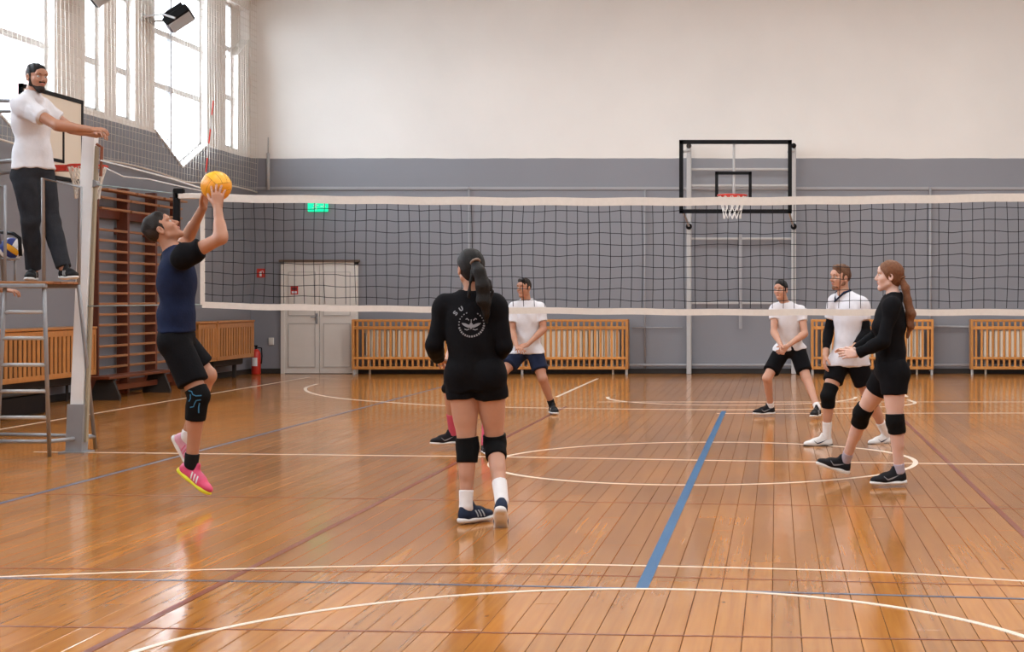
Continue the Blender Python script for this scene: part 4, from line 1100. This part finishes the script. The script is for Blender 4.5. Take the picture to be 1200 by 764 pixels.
SHOES = {}
def shoe_meshes(style):
    nm, mu, msole, ml, mlogo, kind = style
    if nm in SHOES: return SHOES[nm]
    S = Sdf(); fl = ((0, 0, 1), .6)
    S.ell((0, .105, .038), (.044, .075, .032), k=.03); S.seg((0, -.06, .040), (0, .06, .045), .038, .042, .03); S.seg((0, -.06, .05), (0, -.062, .10), .036, .037, .02)
    S.seg((0, -.02, .09), (0, .07, .058), .026, .026, .025); S.ell((0, -.085, .05), (.030, .022, .04), k=.02); S.seg((0, 0, .095), (0, -.008, .125), .022, .016, .012)
    S.seg((0, -.062, .10), (0, -.064, .14), .029, .032, .008, op=-1)
    for p in S.p:
        if p['op'] == 1: p['clip'].append((V3((0, 0, .018)), V3((0, 0, -1))))
    v, q = S.mesh(.005); up_me = new_mesh('shoe', v, q, mu, True)
    T = Sdf(); T.seg((0, -.07, .014), (.0, -.02, .014), .040, .036, .02, flat=((0, 0, 1), .5)); T.seg((0, -.02, .012), (.004, .105, .012), .036, .047, .03, flat=((0, 0, 1), .45)); T.ell((0, .14, .018), (.036, .045, .018), k=.02)
    T.ell((0, -.09, .02), (.032, .025, .022), k=.015)
    for p in T.p: p['clip'].append((V3((0, 0, 0.0)), V3((0, 0, -1)))); p['clip'].append((V3((0, 0, .03)), V3((0, 0, 1))))
    v, q = T.mesh(.005); sole_me = new_mesh('sole', v, q, msole, True)
    mb = MB()
    for k in range(5):
        y = .0 + k * .017; z = .1045 - k * .0072
        mb.tube([(-.024, y - .004, z - .012), (0, y + .004, z + .006), (.024, y - .004, z - .012)], .0035, 6)
    lace_me = mb.mesh('laces', ml)
    logo_me = None
    bvh = BVHTree.FromPolygons([tuple(x.co) for x in up_me.vertices], [tuple(p.vertices) for p in up_me.polygons])
    def proj(poly, side):
        # subdivided strip list of quads in (y,z), projected on the shoe side
        out = []
        for (y, z) in poly:
            hit = bvh.ray_cast(Vector((side * .2, y, z)), Vector((-side, 0, 0)))[0]
            out.append((hit.x + side * .0015 if hit else side * .04, y, z))
        return out
    if kind:
        mb = MB()
        for side in (-1, 1):
            if kind == 'tick':
                n = 12; topp = []; bot = []
                for i in range(n + 1):
                    t = i / n; y = .085 - t * .13; zc = .036 + .038 * t ** 1.6 + (.030 * max(0, .22 - t) / .22); w = .011 * math.sin(math.pi * min(1, .12 + t * .95) * .98) + .001
                    topp.append((y, zc + w / 2)); bot.append((y, zc - w / 2))
                A_ = proj(topp, side); B_ = proj(bot, side); b = len(mb.v); mb.v += A_ + B_
                for i in range(n): mb.f.append((b + i, b + i + 1, b + n + 1 + i + 1, b + n + 1 + i))
            else:
                for j in range(3):
                    y0 = -.01 + j * .025; n = 5; A_ = proj([(y0 + t / n * .02, .075 - t / n * .045) for t in range(n + 1)], side); B_ = proj([(y0 + .011 + t / n * .02, .075 - t / n * .045) for t in range(n + 1)], side)
                    b = len(mb.v); mb.v += A_ + B_
                    for i in range(n): mb.f.append((b + i, b + i + 1, b + n + 1 + i + 1, b + n + 1 + i))
        logo_me = [q_.mesh('logo', mlogo) for q_ in mb.islands()]
    SHOES[nm] = (up_me, sole_me, lace_me, logo_me); return SHOES[nm]

def decal(target, polys, m, parent, direction, name, off=.003):
    """flat print laid on a garment: each polygon strip is a list of (p, q) pairs in world space, dropped along direction on the cloth"""
    me = target.data; o = ORG[target.name]
    bvh = BVHTree.FromPolygons([tuple(Vector(v.co) + o) for v in me.vertices], [tuple(p.vertices) for p in me.polygons])
    d = Vector(direction).normalized(); mb = MB()
    def drop(p):
        h = bvh.ray_cast(Vector(p) - d * .6, d)[0]; return tuple((h if h else Vector(p)) - d * off)
    for strip in polys:
        b = len(mb.v)
        for (p, q) in strip: mb.v += [drop(p), drop(q)]
        for i in range(len(strip) - 1): mb.f.append((b + 2 * i, b + 2 * i + 1, b + 2 * i + 3, b + 2 * i + 2))
    return mb.build(name, m, parent)

def skin_mat(name, col):
    m = mat(name, col, .5, noise=.10, nscale=14); b = m.node_tree.nodes['Principled BSDF']
    b.inputs['Subsurface Weight'].default_value = .12; b.inputs['Subsurface Radius'].default_value = (.02, .008, .004); b.inputs['Subsurface Scale'].default_value = .5; return m
def cloth(name, col, noise=.08): return mat(name, col, .9, spec=.15 if max(col) < .1 else .3, noise=noise, nscale=20, bump=.25, bscale=60)
def hair_mat(name, col): return mat(name, col, .55, spec=.25, noise=.45, nscale=60, bump=.6, bscale=180)
K = dict(hbeard=hair_mat('beard_hair', (.022, .013, .009)), hfade=hair_mat('faded_side_hair', (.030, .017, .012)), hfade2=hair_mat('faded_brown_hair', (.10, .048, .026)), skin=skin_mat('skin_fair', (.52, .275, .185)), skin2=skin_mat('skin_tan', (.43, .205, .125)), skin3=skin_mat('skin_pale', (.66, .42, .34)),
         black=cloth('black_fabric', (.0045, .0045, .006), .2), navy=cloth('navy_fabric', (.010, .016, .045), .3), white=cloth('white_fabric', (.68, .67, .70)),
         white2=cloth('white_jersey', (.67, .67, .72)), jeans=cloth('dark_denim', (.026, .028, .034), .3), navyshort=cloth('navy_shorts', (.015, .022, .05), .3),
         hblack=hair_mat('black_hair', (.006, .0045, .004)), hdark=hair_mat('dark_hair', (.013, .008, .006)), hbrown=hair_mat('brown_hair', (.13, .06, .03)), hauburn=hair_mat('auburn_hair', (.17, .068, .030)),
         pad=mat('knee_pad_black', (.004, .004, .0045), .85, spec=.15, bump=.3, bscale=80), sockw=cloth('white_sock', (.78, .76, .76)), sockb=cloth('black_sock', (.012, .012, .013)), sockl=cloth('lilac_sock', (.42, .36, .42)), sockp=cloth('pink_sock', (.62, .10, .17)),
         rubberw=mat('white_sole', (.75, .74, .73), .5), rubberb=mat('black_sole', (.02, .02, .02), .6), print_=mat('white_print', (.25, .25, .27), .8))
ST = dict(
    navyw=('navyw', mat('shoe_navy', (.012, .022, .05), .7, spec=.25, noise=.4, nscale=30), K['rubberw'], mat('lace_grey', (.3, .3, .35), .7), mat('logo_grey', (.4, .45, .5), .5), 'stripes'),
    blackt=('blackt', mat('shoe_black', (.007, .007, .010), .7, spec=.25, noise=.3), K['rubberw'], mat('lace_black', (.03, .03, .03), .7), K['print_'], 'tick'),
    white=('white', mat('shoe_white', (.72, .71, .70), .5), K['rubberb'], mat('lace_white', (.6, .6, .6), .7), mat('logo_navy', (.01, .015, .05), .5), 'tick'),
    bw=('bw', mat('shoe_black2', (.007, .007, .008), .7, spec=.25), K['rubberw'], mat('lace_w2', (.6, .6, .6), .7), mat('stripe_white', (.7, .7, .7), .5), 'stripes'),
    pink=('pink', mat('shoe_pink', (.62, .06, .16), .5, noise=.5, nscale=12), mat('sole_yellow', (.72, .72, .03), .45), mat('lace_pink', (.7, .3, .45), .7), mat('logo_white', (.7, .7, .72), .5), 'stripes'),
    pinkw=('pinkw', mat('shoe_pinkwhite', (.62, .30, .38), .5, noise=.5, nscale=12), mat('sole_white2', (.72, .70, .68), .45), mat('lace_pink2', (.7, .3, .45), .7), mat('logo_pink', (.6, .1, .2), .5), 'stripes'))

def at_px(Y0):
    def f(px, py, d=0.): return V3(wp(px, py, Y0 + d))
    return f

# ------------------------------------------------------------------ woman in black, centre, seen from behind
p = at_px(10.3)
J = dict(head=p(551, 315, .0), neck=p(552, 346, .0), sh_a=p(520, 358, .02), sh_b=p(582, 358, -.02), el_a=p(508, 404, -.02), el_b=p(592, 406, -.03), wr_a=p(514, 422, .22), wr_b=p(580, 420, .22),
         hip_a=p(541, 440, .02), hip_b=p(574, 440, -.0), kn_a=p(548, 524, .03), kn_b=p(580, 520, .10), an_a=p(546, 594, -.02), an_b=p(588, 588, -.22))
A_ = Person('dark-haired woman in black top and shorts standing with her back turned, hair in a ponytail', (-2.0, 10.3, 0), J, (-.1, 1, 0), (-.5, .87, .02), s_=1.0, female=True, bulk=1.02,
            hands=dict(a=dict(d=(.12, 1, -.15), pn=(.3, 0, -1), th=(1, -.1, .2)), b=dict(d=(-.1, 1, -.1), pn=(0, 0, -1), th=(-1, 0, .2))), toes=dict(a=(.55, .83, 0), b=(-.12, .72, -.62)))
A_.body(K['skin']); A_.face(K['hblack'])
tie = A_.hP(.0, -.108, .02)
A_.hair_long(K['hblack'], tail=[(p(557, 307, -.105), .020), (p(562, 318, -.145), .034), (p(566, 336, -.15), .044), (p(567, 352, -.15), .040), (p(570, 368, -.13), .022), (p(571, 378, -.12), .008)], tm=mat('hair_tie', (.22, .15, .11), .6),
             strand=[[p(556, 310, -.12), p(551, 330, -.15), p(549, 348, -.14)], [p(562, 318, -.13), p(573, 330, -.14), p(577, 342, -.14), p(574, 356, -.14)]])
topA = A_.shirt(K['black'], hem=.08, g=.016, arm=('fa', .9), arm_g=.015, loose=.03, name='long_sleeved_top')
A_.shorts(K['black'], .30, .016, .0, waist=.10)
for e in 'ab': A_.knee_pad(e, K['pad'], .86, .24)
A_.sock('a', K['sockw'], .72); A_.sock('b', K['sockw'], .66)
A_.shoe('a', ST['navyw']); A_.shoe('b', ST['navyw'], up=(0, .5, .8))
# print on the back: letters along an arc, ring and spread-winged emblem
cen = p(551, 380, -.15); ex = V3((1, 0, 0)); ez = V3((0, 0, 1))
def q2(x, z): return cen + ex * x + ez * z
strips = []
def ringstrip(r0, r1, a0, a1, n): return [(q2(r0 * math.cos(math.radians(a)), r0 * math.sin(math.radians(a))), q2(r1 * math.cos(math.radians(a)), r1 * math.sin(math.radians(a)))) for a in np.linspace(a0, a1, n)]
for a in range(195, 350, 11): strips.append(ringstrip(.071, .083, a, a + 7, 3))
for a in range(110, 195, 14): strips.append(ringstrip(.073, .080, a, a + 6, 3))
for a in range(0, 70, 14): strips.append(ringstrip(.073, .080, a, a + 6, 3))
def poly_strip(pts, w): # polyline stroke
    out = []
    for i, (x, z) in enumerate(pts):
        d = np.array(pts[min(i + 1, len(pts) - 1)]) - np.array(pts[max(i - 1, 0)]); d = d / (np.linalg.norm(d) + 1e-9); n = np.array((-d[1], d[0])) * w / 2
        out.append((q2(x - n[0], z - n[1]), q2(x + n[0], z + n[1])))
    return out
for sx in (-1, 1):
    strips.append([(q2(sx * x, z0), q2(sx * x, z1)) for x, z0, z1 in ((.006, -.022, -.004), (.018, -.022, -.002), (.032, -.016, .004), (.046, -.008, .007), (.058, .004, .008))])
    strips.append(poly_strip([(sx * .01, -.03), (sx * .025, -.036), (sx * .04, -.030)], .006))
    strips.append(poly_strip([(sx * .014, .024), (sx * .026, .036), (sx * .034, .030)], .006))
strips.append([(q2(x, z0), q2(x, z1)) for x, z0, z1 in ((-.009, -.018, .002), (0, -.034, .012), (.009, -.018, .002))])
strips.append(poly_strip([(0, .012), (0, .030)], .005))
def letter(x, z, rot, segs, s=.011):
    c_, s__ = math.cos(rot), math.sin(rot)
    for sg in segs: strips.append(poly_strip([(x + (u * c_ - v * s__) * s, z + (u * s__ + v * c_) * s) for u, v in sg], .0075))
letter(-.102, .070, .75, [[(.8, .9), (0, 1.1), (-.8, .8), (-.7, .2), (0, 0), (.7, -.2), (.8, -.8), (0, -1.1), (-.8, -.9)]])
letter(-.068, .098, .6, [[(-.8, 1.1), (-.8, -.5), (-.4, -1.1), (.4, -1.1), (.8, -.5), (.8, 1.1)]])
decal(topA, strips, K['print_'], topA, (0, 1, 0), 'back_print')

# ------------------------------------------------------------------ woman in black at the right, in profile
p = at_px(12.4)
J = dict(head=p(1042, 324, 0), neck=p(1047, 346, 0), sh_a=p(1042, 357, .15), sh_b=p(1045, 359, -.17), el_a=p(1024, 396, .22), el_b=p(1035, 400, -.22), wr_a=p(1000, 411, .10), wr_b=p(1004, 415, -.14),
         hip_a=p(1040, 438, .09), hip_b=p(1047, 438, -.08), kn_a=p(1010, 484, .26), kn_b=p(1049, 494, -.09), an_a=p(991, 540, .52), an_b=p(1054, 552, -.05))
B_ = Person('auburn-haired woman in black long-sleeved top and shorts standing side-on at the right', (1.0, 12.4, 0), J, (-1, .12, 0), (-1, .05, .04), s_=.97, female=True, bulk=1.0,
            hands=dict(a=dict(d=(-1, 0, .1), pn=(.1, -.3, -1), th=(0, -.4, .5), curl=(.15, .2, .25, .3)), b=dict(d=(-1, 0, .05), pn=(0, .9, -.4), th=(-.2, .3, 1), curl=(.2, .25, .3, .35))),
            toes=dict(a=(-.85, -.3, .28), b=(-.96, -.28, 0)))
B_.body(K['skin3']); B_.face(K['hauburn'])
B_.hair_long(K['hauburn'], tail=[(p(1056, 326, -.02), .022), (p(1061, 338, -.03), .030), (p(1064, 352, -.04), .032), (p(1067, 368, -.05), .036), (p(1067, 382, -.05), .026), (p(1063, 396, -.04), .010)], tm=K['hauburn'])
B_.shirt(K['black'], hem=.0, g=.014, arm=('fa', .93), arm_g=.015, loose=.015, name='long_sleeved_top')
B_.shorts(K['black'], .40, .016, .004, waist=.10)
for e in 'ab': B_.knee_pad(e, K['pad'], .84, .22)
B_.sock('a', K['sockl'], .82); B_.sock('b', K['sockl'], .85)
B_.shoe('a', ST['blackt']); B_.shoe('b', ST['blackt'])

# ------------------------------------------------------------------ man in white V-neck jersey
p = at_px(15.8)
J = dict(head=p(985, 326, 0), neck=p(989, 344, .0), sh_a=p(979, 354, .04), sh_b=p(1010, 356, -.08), el_a=p(971, 388, .06), el_b=p(1015, 390, -.10), wr_a=p(967, 416, -.08), wr_b=p(1000, 408, -.26),
         hip_a=p(985, 420, .02), hip_b=p(1003, 420, -.03), kn_a=p(970, 464, -.12), kn_b=p(1019, 468, .05), an_a=p(969, 512, -.02), an_b=p(1039, 510, .28))
C_ = Person('bearded man in white jersey with black V-neck, black shorts and one knee pad', (.7, 15.8, 0), J, (-.75, -.6, 0), (-.85, -.5, .03), s_=1.02, bulk=1.02,
            hands=dict(a=dict(d=(-.1, -.2, -1), pn=(.9, .2, 0), th=(-.3, -1, 0), curl=(.3, .35, .4, .45)), b=dict(d=(-1, -.4, -.2), pn=(0, .5, -1), th=(0, -1, .3))),
            toes=dict(a=(-.97, -.25, 0), b=(-.8, -.6, 0)))
C_.body(K['skin']); C_.face(K['hbrown'])
C_.hair_short(K['hbrown'], .020, quiff=.004, fade=K['hfade2'])
bd = Sdf(); P_ = C_.hP
for sx in (-1, 1): bd.seg(P_(sx * .05, .0, -.052), P_(0, .068, -.092), .0225, .0225, .01, 'b')
bd.seg(P_(-.018, .083, -.042), P_(.018, .083, -.042), .007, .007, .006)
C_.add('beard', bd, mat('stubble', (.20, .10, .06), .8), .005)
sC = C_.shirt(K['white2'], hem=.06, g=.018, arm=('ua', .55), arm_g=.016, loose=.03, vneck=.06, name='jersey')
nk = C_.J['neck']; fr_, lt_, up_ = C_.fr, C_.lat, C_.up
vb = nk + fr_ * .118 - up_ * .075
MB().tube([nk + lt_ * .075 + up_ * .03 - fr_ * .02, nk + lt_ * .058 + fr_ * .05 + up_ * .012, vb, nk - lt_ * .058 + fr_ * .05 + up_ * .012, nk - lt_ * .075 + up_ * .03 - fr_ * .02, nk - fr_ * .075 + up_ * .035], .011, 6, close=True).build('collar', K['navyshort'], sC, True)
C_.shorts(K['black'], .60, .014, .02)
C_.limb('arm_sleeve', K['black'], [('uaa', 'sh_a', 'el_a', .6, 1), ('faa', 'el_a', 'wr_a', 0, .75)], .006); C_.limb('arm_sleeve', K['black'], [('uab', 'sh_b', 'el_b', .6, 1), ('fab', 'el_b', 'wr_b', 0, .8)], .006)
C_.knee_pad('a', K['pad'], .74, .26); C_.knee_pad('b', K['pad'], .88, .15)
C_.sock('a', K['sockw'], .62); C_.sock('b', K['sockw'], .62)
C_.shoe('a', ST['white']); C_.shoe('b', ST['white'])

# ------------------------------------------------------------------ man crouching at the far right with clasped hands
p = at_px(19.7)
J = dict(head=p(915, 340, -.12), neck=p(920, 356, -.04), sh_a=p(908, 363, -.02), sh_b=p(939, 365, -.06), el_a=p(907, 389, -.12), el_b=p(943, 391, -.14), wr_a=p(915, 404, -.32), wr_b=p(922, 406, -.32),
         hip_a=p(916, 412, .08), hip_b=p(935, 412, .06), kn_a=p(899, 443, -.14), kn_b=p(945, 443, -.10), an_a=p(903, 476, .05), an_b=p(958, 478, -.35))
D_ = Person('dark-haired man in pale T-shirt crouching with hands clasped, farthest of the right players', (.15, 19.7, 0), J, (-.25, -1, 0), (-.45, -.9, -.02), s_=.98, bulk=1.0,
            hands=dict(a=dict(d=(-.1, -.5, -.6), pn=(1, 0, -.2), th=(0, -.3, 1), curl=(.5, .55, .6, .65)), b=dict(d=(-.5, -.4, -.5), pn=(-.8, .2, -.4), th=(0, -.3, 1), curl=(.5, .55, .6, .65))),
            toes=dict(a=(-.9, -.42, 0), b=(-.3, -.95, 0)))
D_.body(K['skin']); D_.face(K['hblack']); D_.hair_short(K['hblack'], .016, fade=K['hfade'])
D_.shirt(K['white'], hem=-.05, g=.016, arm=('ua', .42), arm_g=.012, loose=.02)
D_.shorts(K['black'], .74, .014, .022, waist=.16)
for e in 'ab': D_.sock(e, K['sockw'], .86)
D_.shoe('a', ST['blackt']); D_.shoe('b', ST['bw'])

# ------------------------------------------------------------------ man in white T-shirt behind the net, centre
p = at_px(20.1)
J = dict(head=p(614, 338, -.05), neck=p(617, 353, 0), sh_a=p(603, 360, .02), sh_b=p(633, 361, -.02), el_a=p(600, 388, -.05), el_b=p(637, 386, -.06), wr_a=p(606, 407, -.3), wr_b=p(618, 404, -.28),
         hip_a=p(610, 413, .04), hip_b=p(627, 413, .0), kn_a=p(589, 437, -.25), kn_b=p(636, 444, -.12), an_a=p(583, 474, .05), an_b=p(647, 475, .0))
E_ = Person('young man in white T-shirt and navy shorts lunging in front of the centre radiator cover', (-3.1, 20.1, 0), J, (-.3, -1, 0), (-.5, -.86, .03), s_=.97, bulk=1.0,
            hands=dict(a=dict(d=(.5, -.8, -.2), pn=(0, .2, -1), th=(1, 0, .2)), b=dict(d=(-.9, -.4, -.3), pn=(0, .6, -.7), th=(-.3, -.4, .8), curl=(.3, .35, .4, .45))),
            toes=dict(a=(-.5, -.85, 0), b=(.35, -.93, 0)))
E_.body(K['skin2']); E_.face(K['hdark']); E_.hair_short(K['hdark'], .022, quiff=.004, fade=K['hfade'])
E_.shirt(K['white'], hem=.0, g=.018, arm=('ua', .62), arm_g=.016, loose=.025)
E_.shorts(K['navyshort'], .66, .014, .025)
for e in 'ab': E_.sock(e, K['sockb'], .78)
E_.shoe('a', ST['bw']); E_.shoe('b', ST['bw'])

# ------------------------------------------------------------------ crouching player hidden behind the woman in the centre
p = at_px(15.5)
J = dict(head=p(552, 362, -.1), neck=p(551, 378, 0), sh_a=p(531, 386, 0), sh_b=p(569, 386, 0), el_a=p(527, 416, -.1), el_b=p(574, 416, -.1), wr_a=p(524, 428, -.33), wr_b=p(566, 428, -.33),
         hip_a=p(540, 440, .15), hip_b=p(562, 440, .15), kn_a=p(526, 455, -.22), kn_b=p(573, 460, -.22), an_a=p(531, 508, .0), an_b=p(569, 519, -.32))
F_ = Person('player in pink socks crouching, mostly hidden behind the woman with the ponytail', (-2.9, 15.5, 0), J, (0, -1, 0), (0, -1, .1), s_=.95, female=True, bulk=.95,
            hands=dict(a=dict(d=(.1, -1, .1), pn=(0, .2, -1), th=(1, 0, 0)), b=dict(d=(-.1, -1, .1), pn=(0, .2, -1), th=(-1, 0, 0))), toes=dict(a=(-.80, -.60, 0), b=(.35, -.93, 0)))
F_.body(K['skin']); F_.face(K['hdark']); F_.hair_short(K['hdark'], .016)
F_.shirt(K['black'], hem=.02, arm=('ua', .55)); F_.shorts(K['black'], .6, .014, .015)
for e in 'ab': F_.sock(e, K['sockp'], .55, label='pink sock')
F_.shoe('a', ST['blackt']); F_.shoe('b', ST['blackt'])

# ------------------------------------------------------------------ setter jumping at the left
p = at_px(11.3)
J = dict(head=p(191, 270, .03), neck=p(204, 293, .04), sh_a=p(202, 304, .22), sh_b=p(212, 303, -.14), el_a=p(218, 281, .42), el_b=p(259, 279, -.16), wr_a=p(238, 243, .24), wr_b=p(255, 243, -.07),
         hip_a=p(208, 400, .14), hip_b=p(206, 402, -.05), kn_a=p(243, 440, .20), kn_b=p(233, 464, -.08), an_a=p(219, 512, .24), an_b=p(224, 544, -.04))
G_ = Person('man in navy shirt and black shorts jumping at the left, both hands on the ball', (-4.1, 11.3, 0), J, (1, .25, 0), (.62, .22, .62), (-.72, -.1, .62), s_=1.03, bulk=1.08,
            hands=dict(a=dict(d=(.25, -.15, 1), pn=(.9, -.35, .1), th=(.1, -1, 0), curl=(.25, .28, .3, .3), spread=.22), b=dict(d=(-.02, .10, 1), pn=(-.1, 1, -.1), th=(-1, 0, .1), curl=(.22, .25, .28, .3), spread=.2)),
            toes=dict(a=(.50, -.05, -.86), b=(.80, -.08, -.60)))
G_.body(K['skin2']); G_.face(K['hdark']); G_.hair_short(K['hdark'], .020, quiff=.003, fade=K['hfade'])
G_.shirt(K['navy'], hem=-.085, g=.016, arm=('ua', .50), arm_g=.022, loose=.03, fold=.0055, sleeve_mat=K['black'])
G_.shorts(K['black'], .75, .011, .024, fold=.004, waist=.19)
kb = G_.knee_pad('b', K['pad'], .85, .34)
J_ = G_.J; cen = at_(J_['kn_b'], J_['an_b'], .03) + V3((0, -.08, 0)); strips = []
q2b = lambda x, z: cen + V3((x, 0, z))
def st2(pts, w=.007):
    out = []
    for i, (x, z) in enumerate(pts):
        d = np.array(pts[min(i + 1, len(pts) - 1)]) - np.array(pts[max(i - 1, 0)]); d = d / (np.linalg.norm(d) + 1e-9); n = np.array((-d[1], d[0])) * w / 2
        out.append((q2b(x - n[0], z - n[1]), q2b(x + n[0], z + n[1])))
    return out
strips = [st2([(-.045, .055), (-.02, .05), (-.012, .03), (.01, .02), (.045, .022)]), st2([(-.035, -.06), (-.01, -.055), (0, -.03), (.012, -.012), (.04, -.008)]), st2([(-.045, -.02), (-.03, .0), (-.03, .03)]), st2([(.02, -.10), (.022, -.06), (.03, -.03)])]
decal(kb, strips, mat('pad_blue', (.03, .17, .32), .6), kb, (0, 1, 0), 'blue_lines', .0025)
G_.sock('b', K['sockb'], .84, .008); G_.sock('a', K['sockw'], .9)
G_.shoe('a', ST['pinkw']); G_.shoe('b', ST['pink'])

# ------------------------------------------------------------------ referee on the stand
p = at_px(14.42)
J = dict(head=p(43, 91, .0), neck=p(36, 111, .0), sh_a=p(24, 122, -.12), sh_b=p(46, 124, .22), el_a=p(67, 147, -.26), el_b=p(82, 150, .32), wr_a=p(106, 152, -.02), wr_b=p(113, 158, .50),
         hip_a=p(30, 205, -.04), hip_b=p(49, 205, .10), kn_a=p(36, 260, -.06), kn_b=p(60, 260, .06), an_a=p(39, 316, .05), an_b=p(75, 314, -.05))
H_ = Person('bearded referee in white T-shirt and dark jeans on the high stand', (-6.6, 14.42, 1.58), J, (.8, -.35, 0), (.82, -.55, -.08), s_=1.04, bulk=1.14,
            hands=dict(a=dict(d=(1, .1, .02), pn=(0, .45, -1), th=(.3, .9, .3), curl=(.5, .5, .5, .5)), b=dict(d=(1, -.5, 0), pn=(0, -.4, -1), th=(.3, -.9, .2), curl=(.5, .5, .5, .5))),
            toes=dict(a=(.25, -.95, 0), b=(.75, -.65, 0)))
H_.body(K['skin2']); H_.face(K['hblack']); H_.hair_short(K['hblack'], .008, fade=K['hfade'])
bd = Sdf(); P_ = H_.hP
for sx in (-1, 1):
    bd.seg(P_(sx * .048, .006, -.058), P_(0, .066, -.098), .0235, .026, .015, 'b'); bd.seg(P_(sx * .060, .004, -.012), P_(sx * .050, .006, -.052), .0135, .020, .01)
bd.ell(P_(0, .064, -.100), (.034, .030, .030), H_.hA, .02); bd.seg(P_(-.022, .086, -.040), P_(.022, .086, -.040), .0075, .0075, .006)
H_.add('beard', bd, K['hbeard'], .005, .002, 150)
H_.shirt(K['white'], hem=-.06, g=.02, arm=('ua', .62), arm_g=.028, loose=.06, fold=.0065)
JJ = H_.S.pick({'belly': .012, 'pelvis': .014, 'tha': .012, 'thb': .012, 'sha': .014, 'shb': .014}, {'belly': [(H_.mh + H_.up * .16, H_.up)], 'pelvis': [(H_.mh + H_.up * .16, H_.up)], 'sha': [(at_(H_.J['kn_a'], H_.J['an_a'], .97), H_.J['an_a'] - H_.J['kn_a'])], 'shb': [(at_(H_.J['kn_b'], H_.J['an_b'], .97), H_.J['an_b'] - H_.J['kn_b'])]})
for e in 'ab': JJ.seg(at_(H_.J['kn_' + e], H_.J['an_' + e], .3), at_(H_.J['kn_' + e], H_.J['an_' + e], .97), .060, .058, .03, clip=[(at_(H_.J['kn_' + e], H_.J['an_' + e], .97), H_.J['an_' + e] - H_.J['kn_' + e])])
H_.add('jeans', JJ, K['jeans'], .0085, .004, 26)
H_.shoe('a', ST['bw']); H_.shoe('b', ST['bw'])

# ------------------------------------------------------------------ bystander beyond the left edge, one arm reaching into view
p = at_px(15.9)
J = dict(head=p(-78, 268, 0), neck=p(-74, 292, 0), sh_a=p(-84, 302, .2), sh_b=p(-66, 302, -.18), el_a=p(-60, 336, .25), el_b=p(-28, 334, -.2), wr_a=p(-30, 350, .2), wr_b=p(6, 340, -.15),
         hip_a=p(-80, 396, .09), hip_b=p(-78, 396, -.09), kn_a=p(-78, 450, .1), kn_b=p(-74, 450, -.1), an_a=p(-80, 505, .1), an_b=p(-78, 508, -.1))
I_ = Person('person at the left edge reaching one bare forearm past the ladder', (-8.2, 15.9, 0), J, (1, 0, 0), (1, 0, 0), s_=1., bulk=1.,
            hands=dict(a=dict(d=(1, 0, 0), pn=(0, 0, -1), th=(0, -1, 0)), b=dict(d=(1, 0, -.1), pn=(0, .2, -1), th=(0, .9, .2), curl=(.5, .5, .5, .5))), toes=dict(a=(1, 0, 0), b=(1, 0, 0)))
I_.body(K['skin2']); I_.face(K['hdark']); I_.hair_short(K['hdark'])
I_.shirt(K['black'], arm=('ua', .6)); I_.shorts(K['black'], .7)
for e in 'ab': I_.sock(e, K['sockw'], .85); I_.shoe(e, ST['bw'])

# ------------------------------------------------------------------ volleyballs: 18 panels in six groups of three
def volleyball(c, r, cols, label, rot):
    t = thing('volleyball', label, 'ball', c, 'volleyballs')
    core = MB().sphere((0, 0, 0), r * .985, 20, 14).mesh('core', K['pad'], True); link('core', core, t, Vector(c))
    R = Matrix.Rotation(rot[0], 3, 'X') @ Matrix.Rotation(rot[1], 3, 'Y') @ Matrix.Rotation(rot[2], 3, 'Z')
    faces = [((1, 0, 0), (0, 1, 0)), ((-1, 0, 0), (0, 1, 0)), ((0, 1, 0), (0, 0, 1)), ((0, -1, 0), (0, 0, 1)), ((0, 0, 1), (1, 0, 0)), ((0, 0, -1), (1, 0, 0))]
    for i, (n, a) in enumerate(faces):
        n = Vector(n); a = Vector(a); b = n.cross(a)
        for j in range(3):
            mb = MB(); N1, N2 = 8, 3; g = .012
            u0, u1 = -1 + 2 * j / 3 + g, -1 + 2 * (j + 1) / 3 - g
            for x in range(N2 + 1):
                for y in range(N1 + 1):
                    u = u0 + (u1 - u0) * x / N2; v = -1 + g + (2 - 2 * g) * y / N1
                    d = (n + a * math.tan(u * math.pi / 4) + b * math.tan(v * math.pi / 4)).normalized()
                    edge = x in (0, N2) or y in (0, N1)
                    mb.v.append(tuple(R @ d * r * (.99 if edge else 1.004)))
            for x in range(N2):
                for y in range(N1):
                    q = x * (N1 + 1) + y; mb.f.append((q, q + N1 + 1, q + N1 + 2, q + 1))
            link('panel', mb.mesh('panel', cols[(i + j * (1 if j != 1 else 2)) % len(cols)] if j != 1 else cols[i % 2 if len(cols) > 1 else 0], True), t, Vector(c))
yel = mat('ball_yellow', (.90, .44, .02), .45); blu = mat('ball_blue', (.02, .04, .22), .45); whi = mat('ball_white', (.8, .8, .8), .45); ora = mat('ball_amber', (.82, .33, .015), .45)
volleyball(wp(253.5, 218, 11.385), .105, [yel, ora], 'yellow and amber volleyball held up by the jumping man at the left', (.5, .4, .9))
bc = wp(13, 292, 14.75)
volleyball(bc, .105, [whi, blu, yel], 'white, blue and yellow volleyball by the rail of the referee stand', (.3, .8, .2))
st_ = bpy.data.objects['referee_stand']
MB().tube([(bc.x + .075 * math.cos(a * math.pi / 8), bc.y + .075 * math.sin(a * math.pi / 8), bc.z - .088) for a in range(16)], .008, 6, close=True).build('ball_ring', M['steel_grey'], st_, True)
MB().tube([(bc.x, bc.y + .075, bc.z - .088), (bc.x, bc.y + .075, 1.595)], .012, 8).build('ball_post', M['steel_grey'], st_, True)
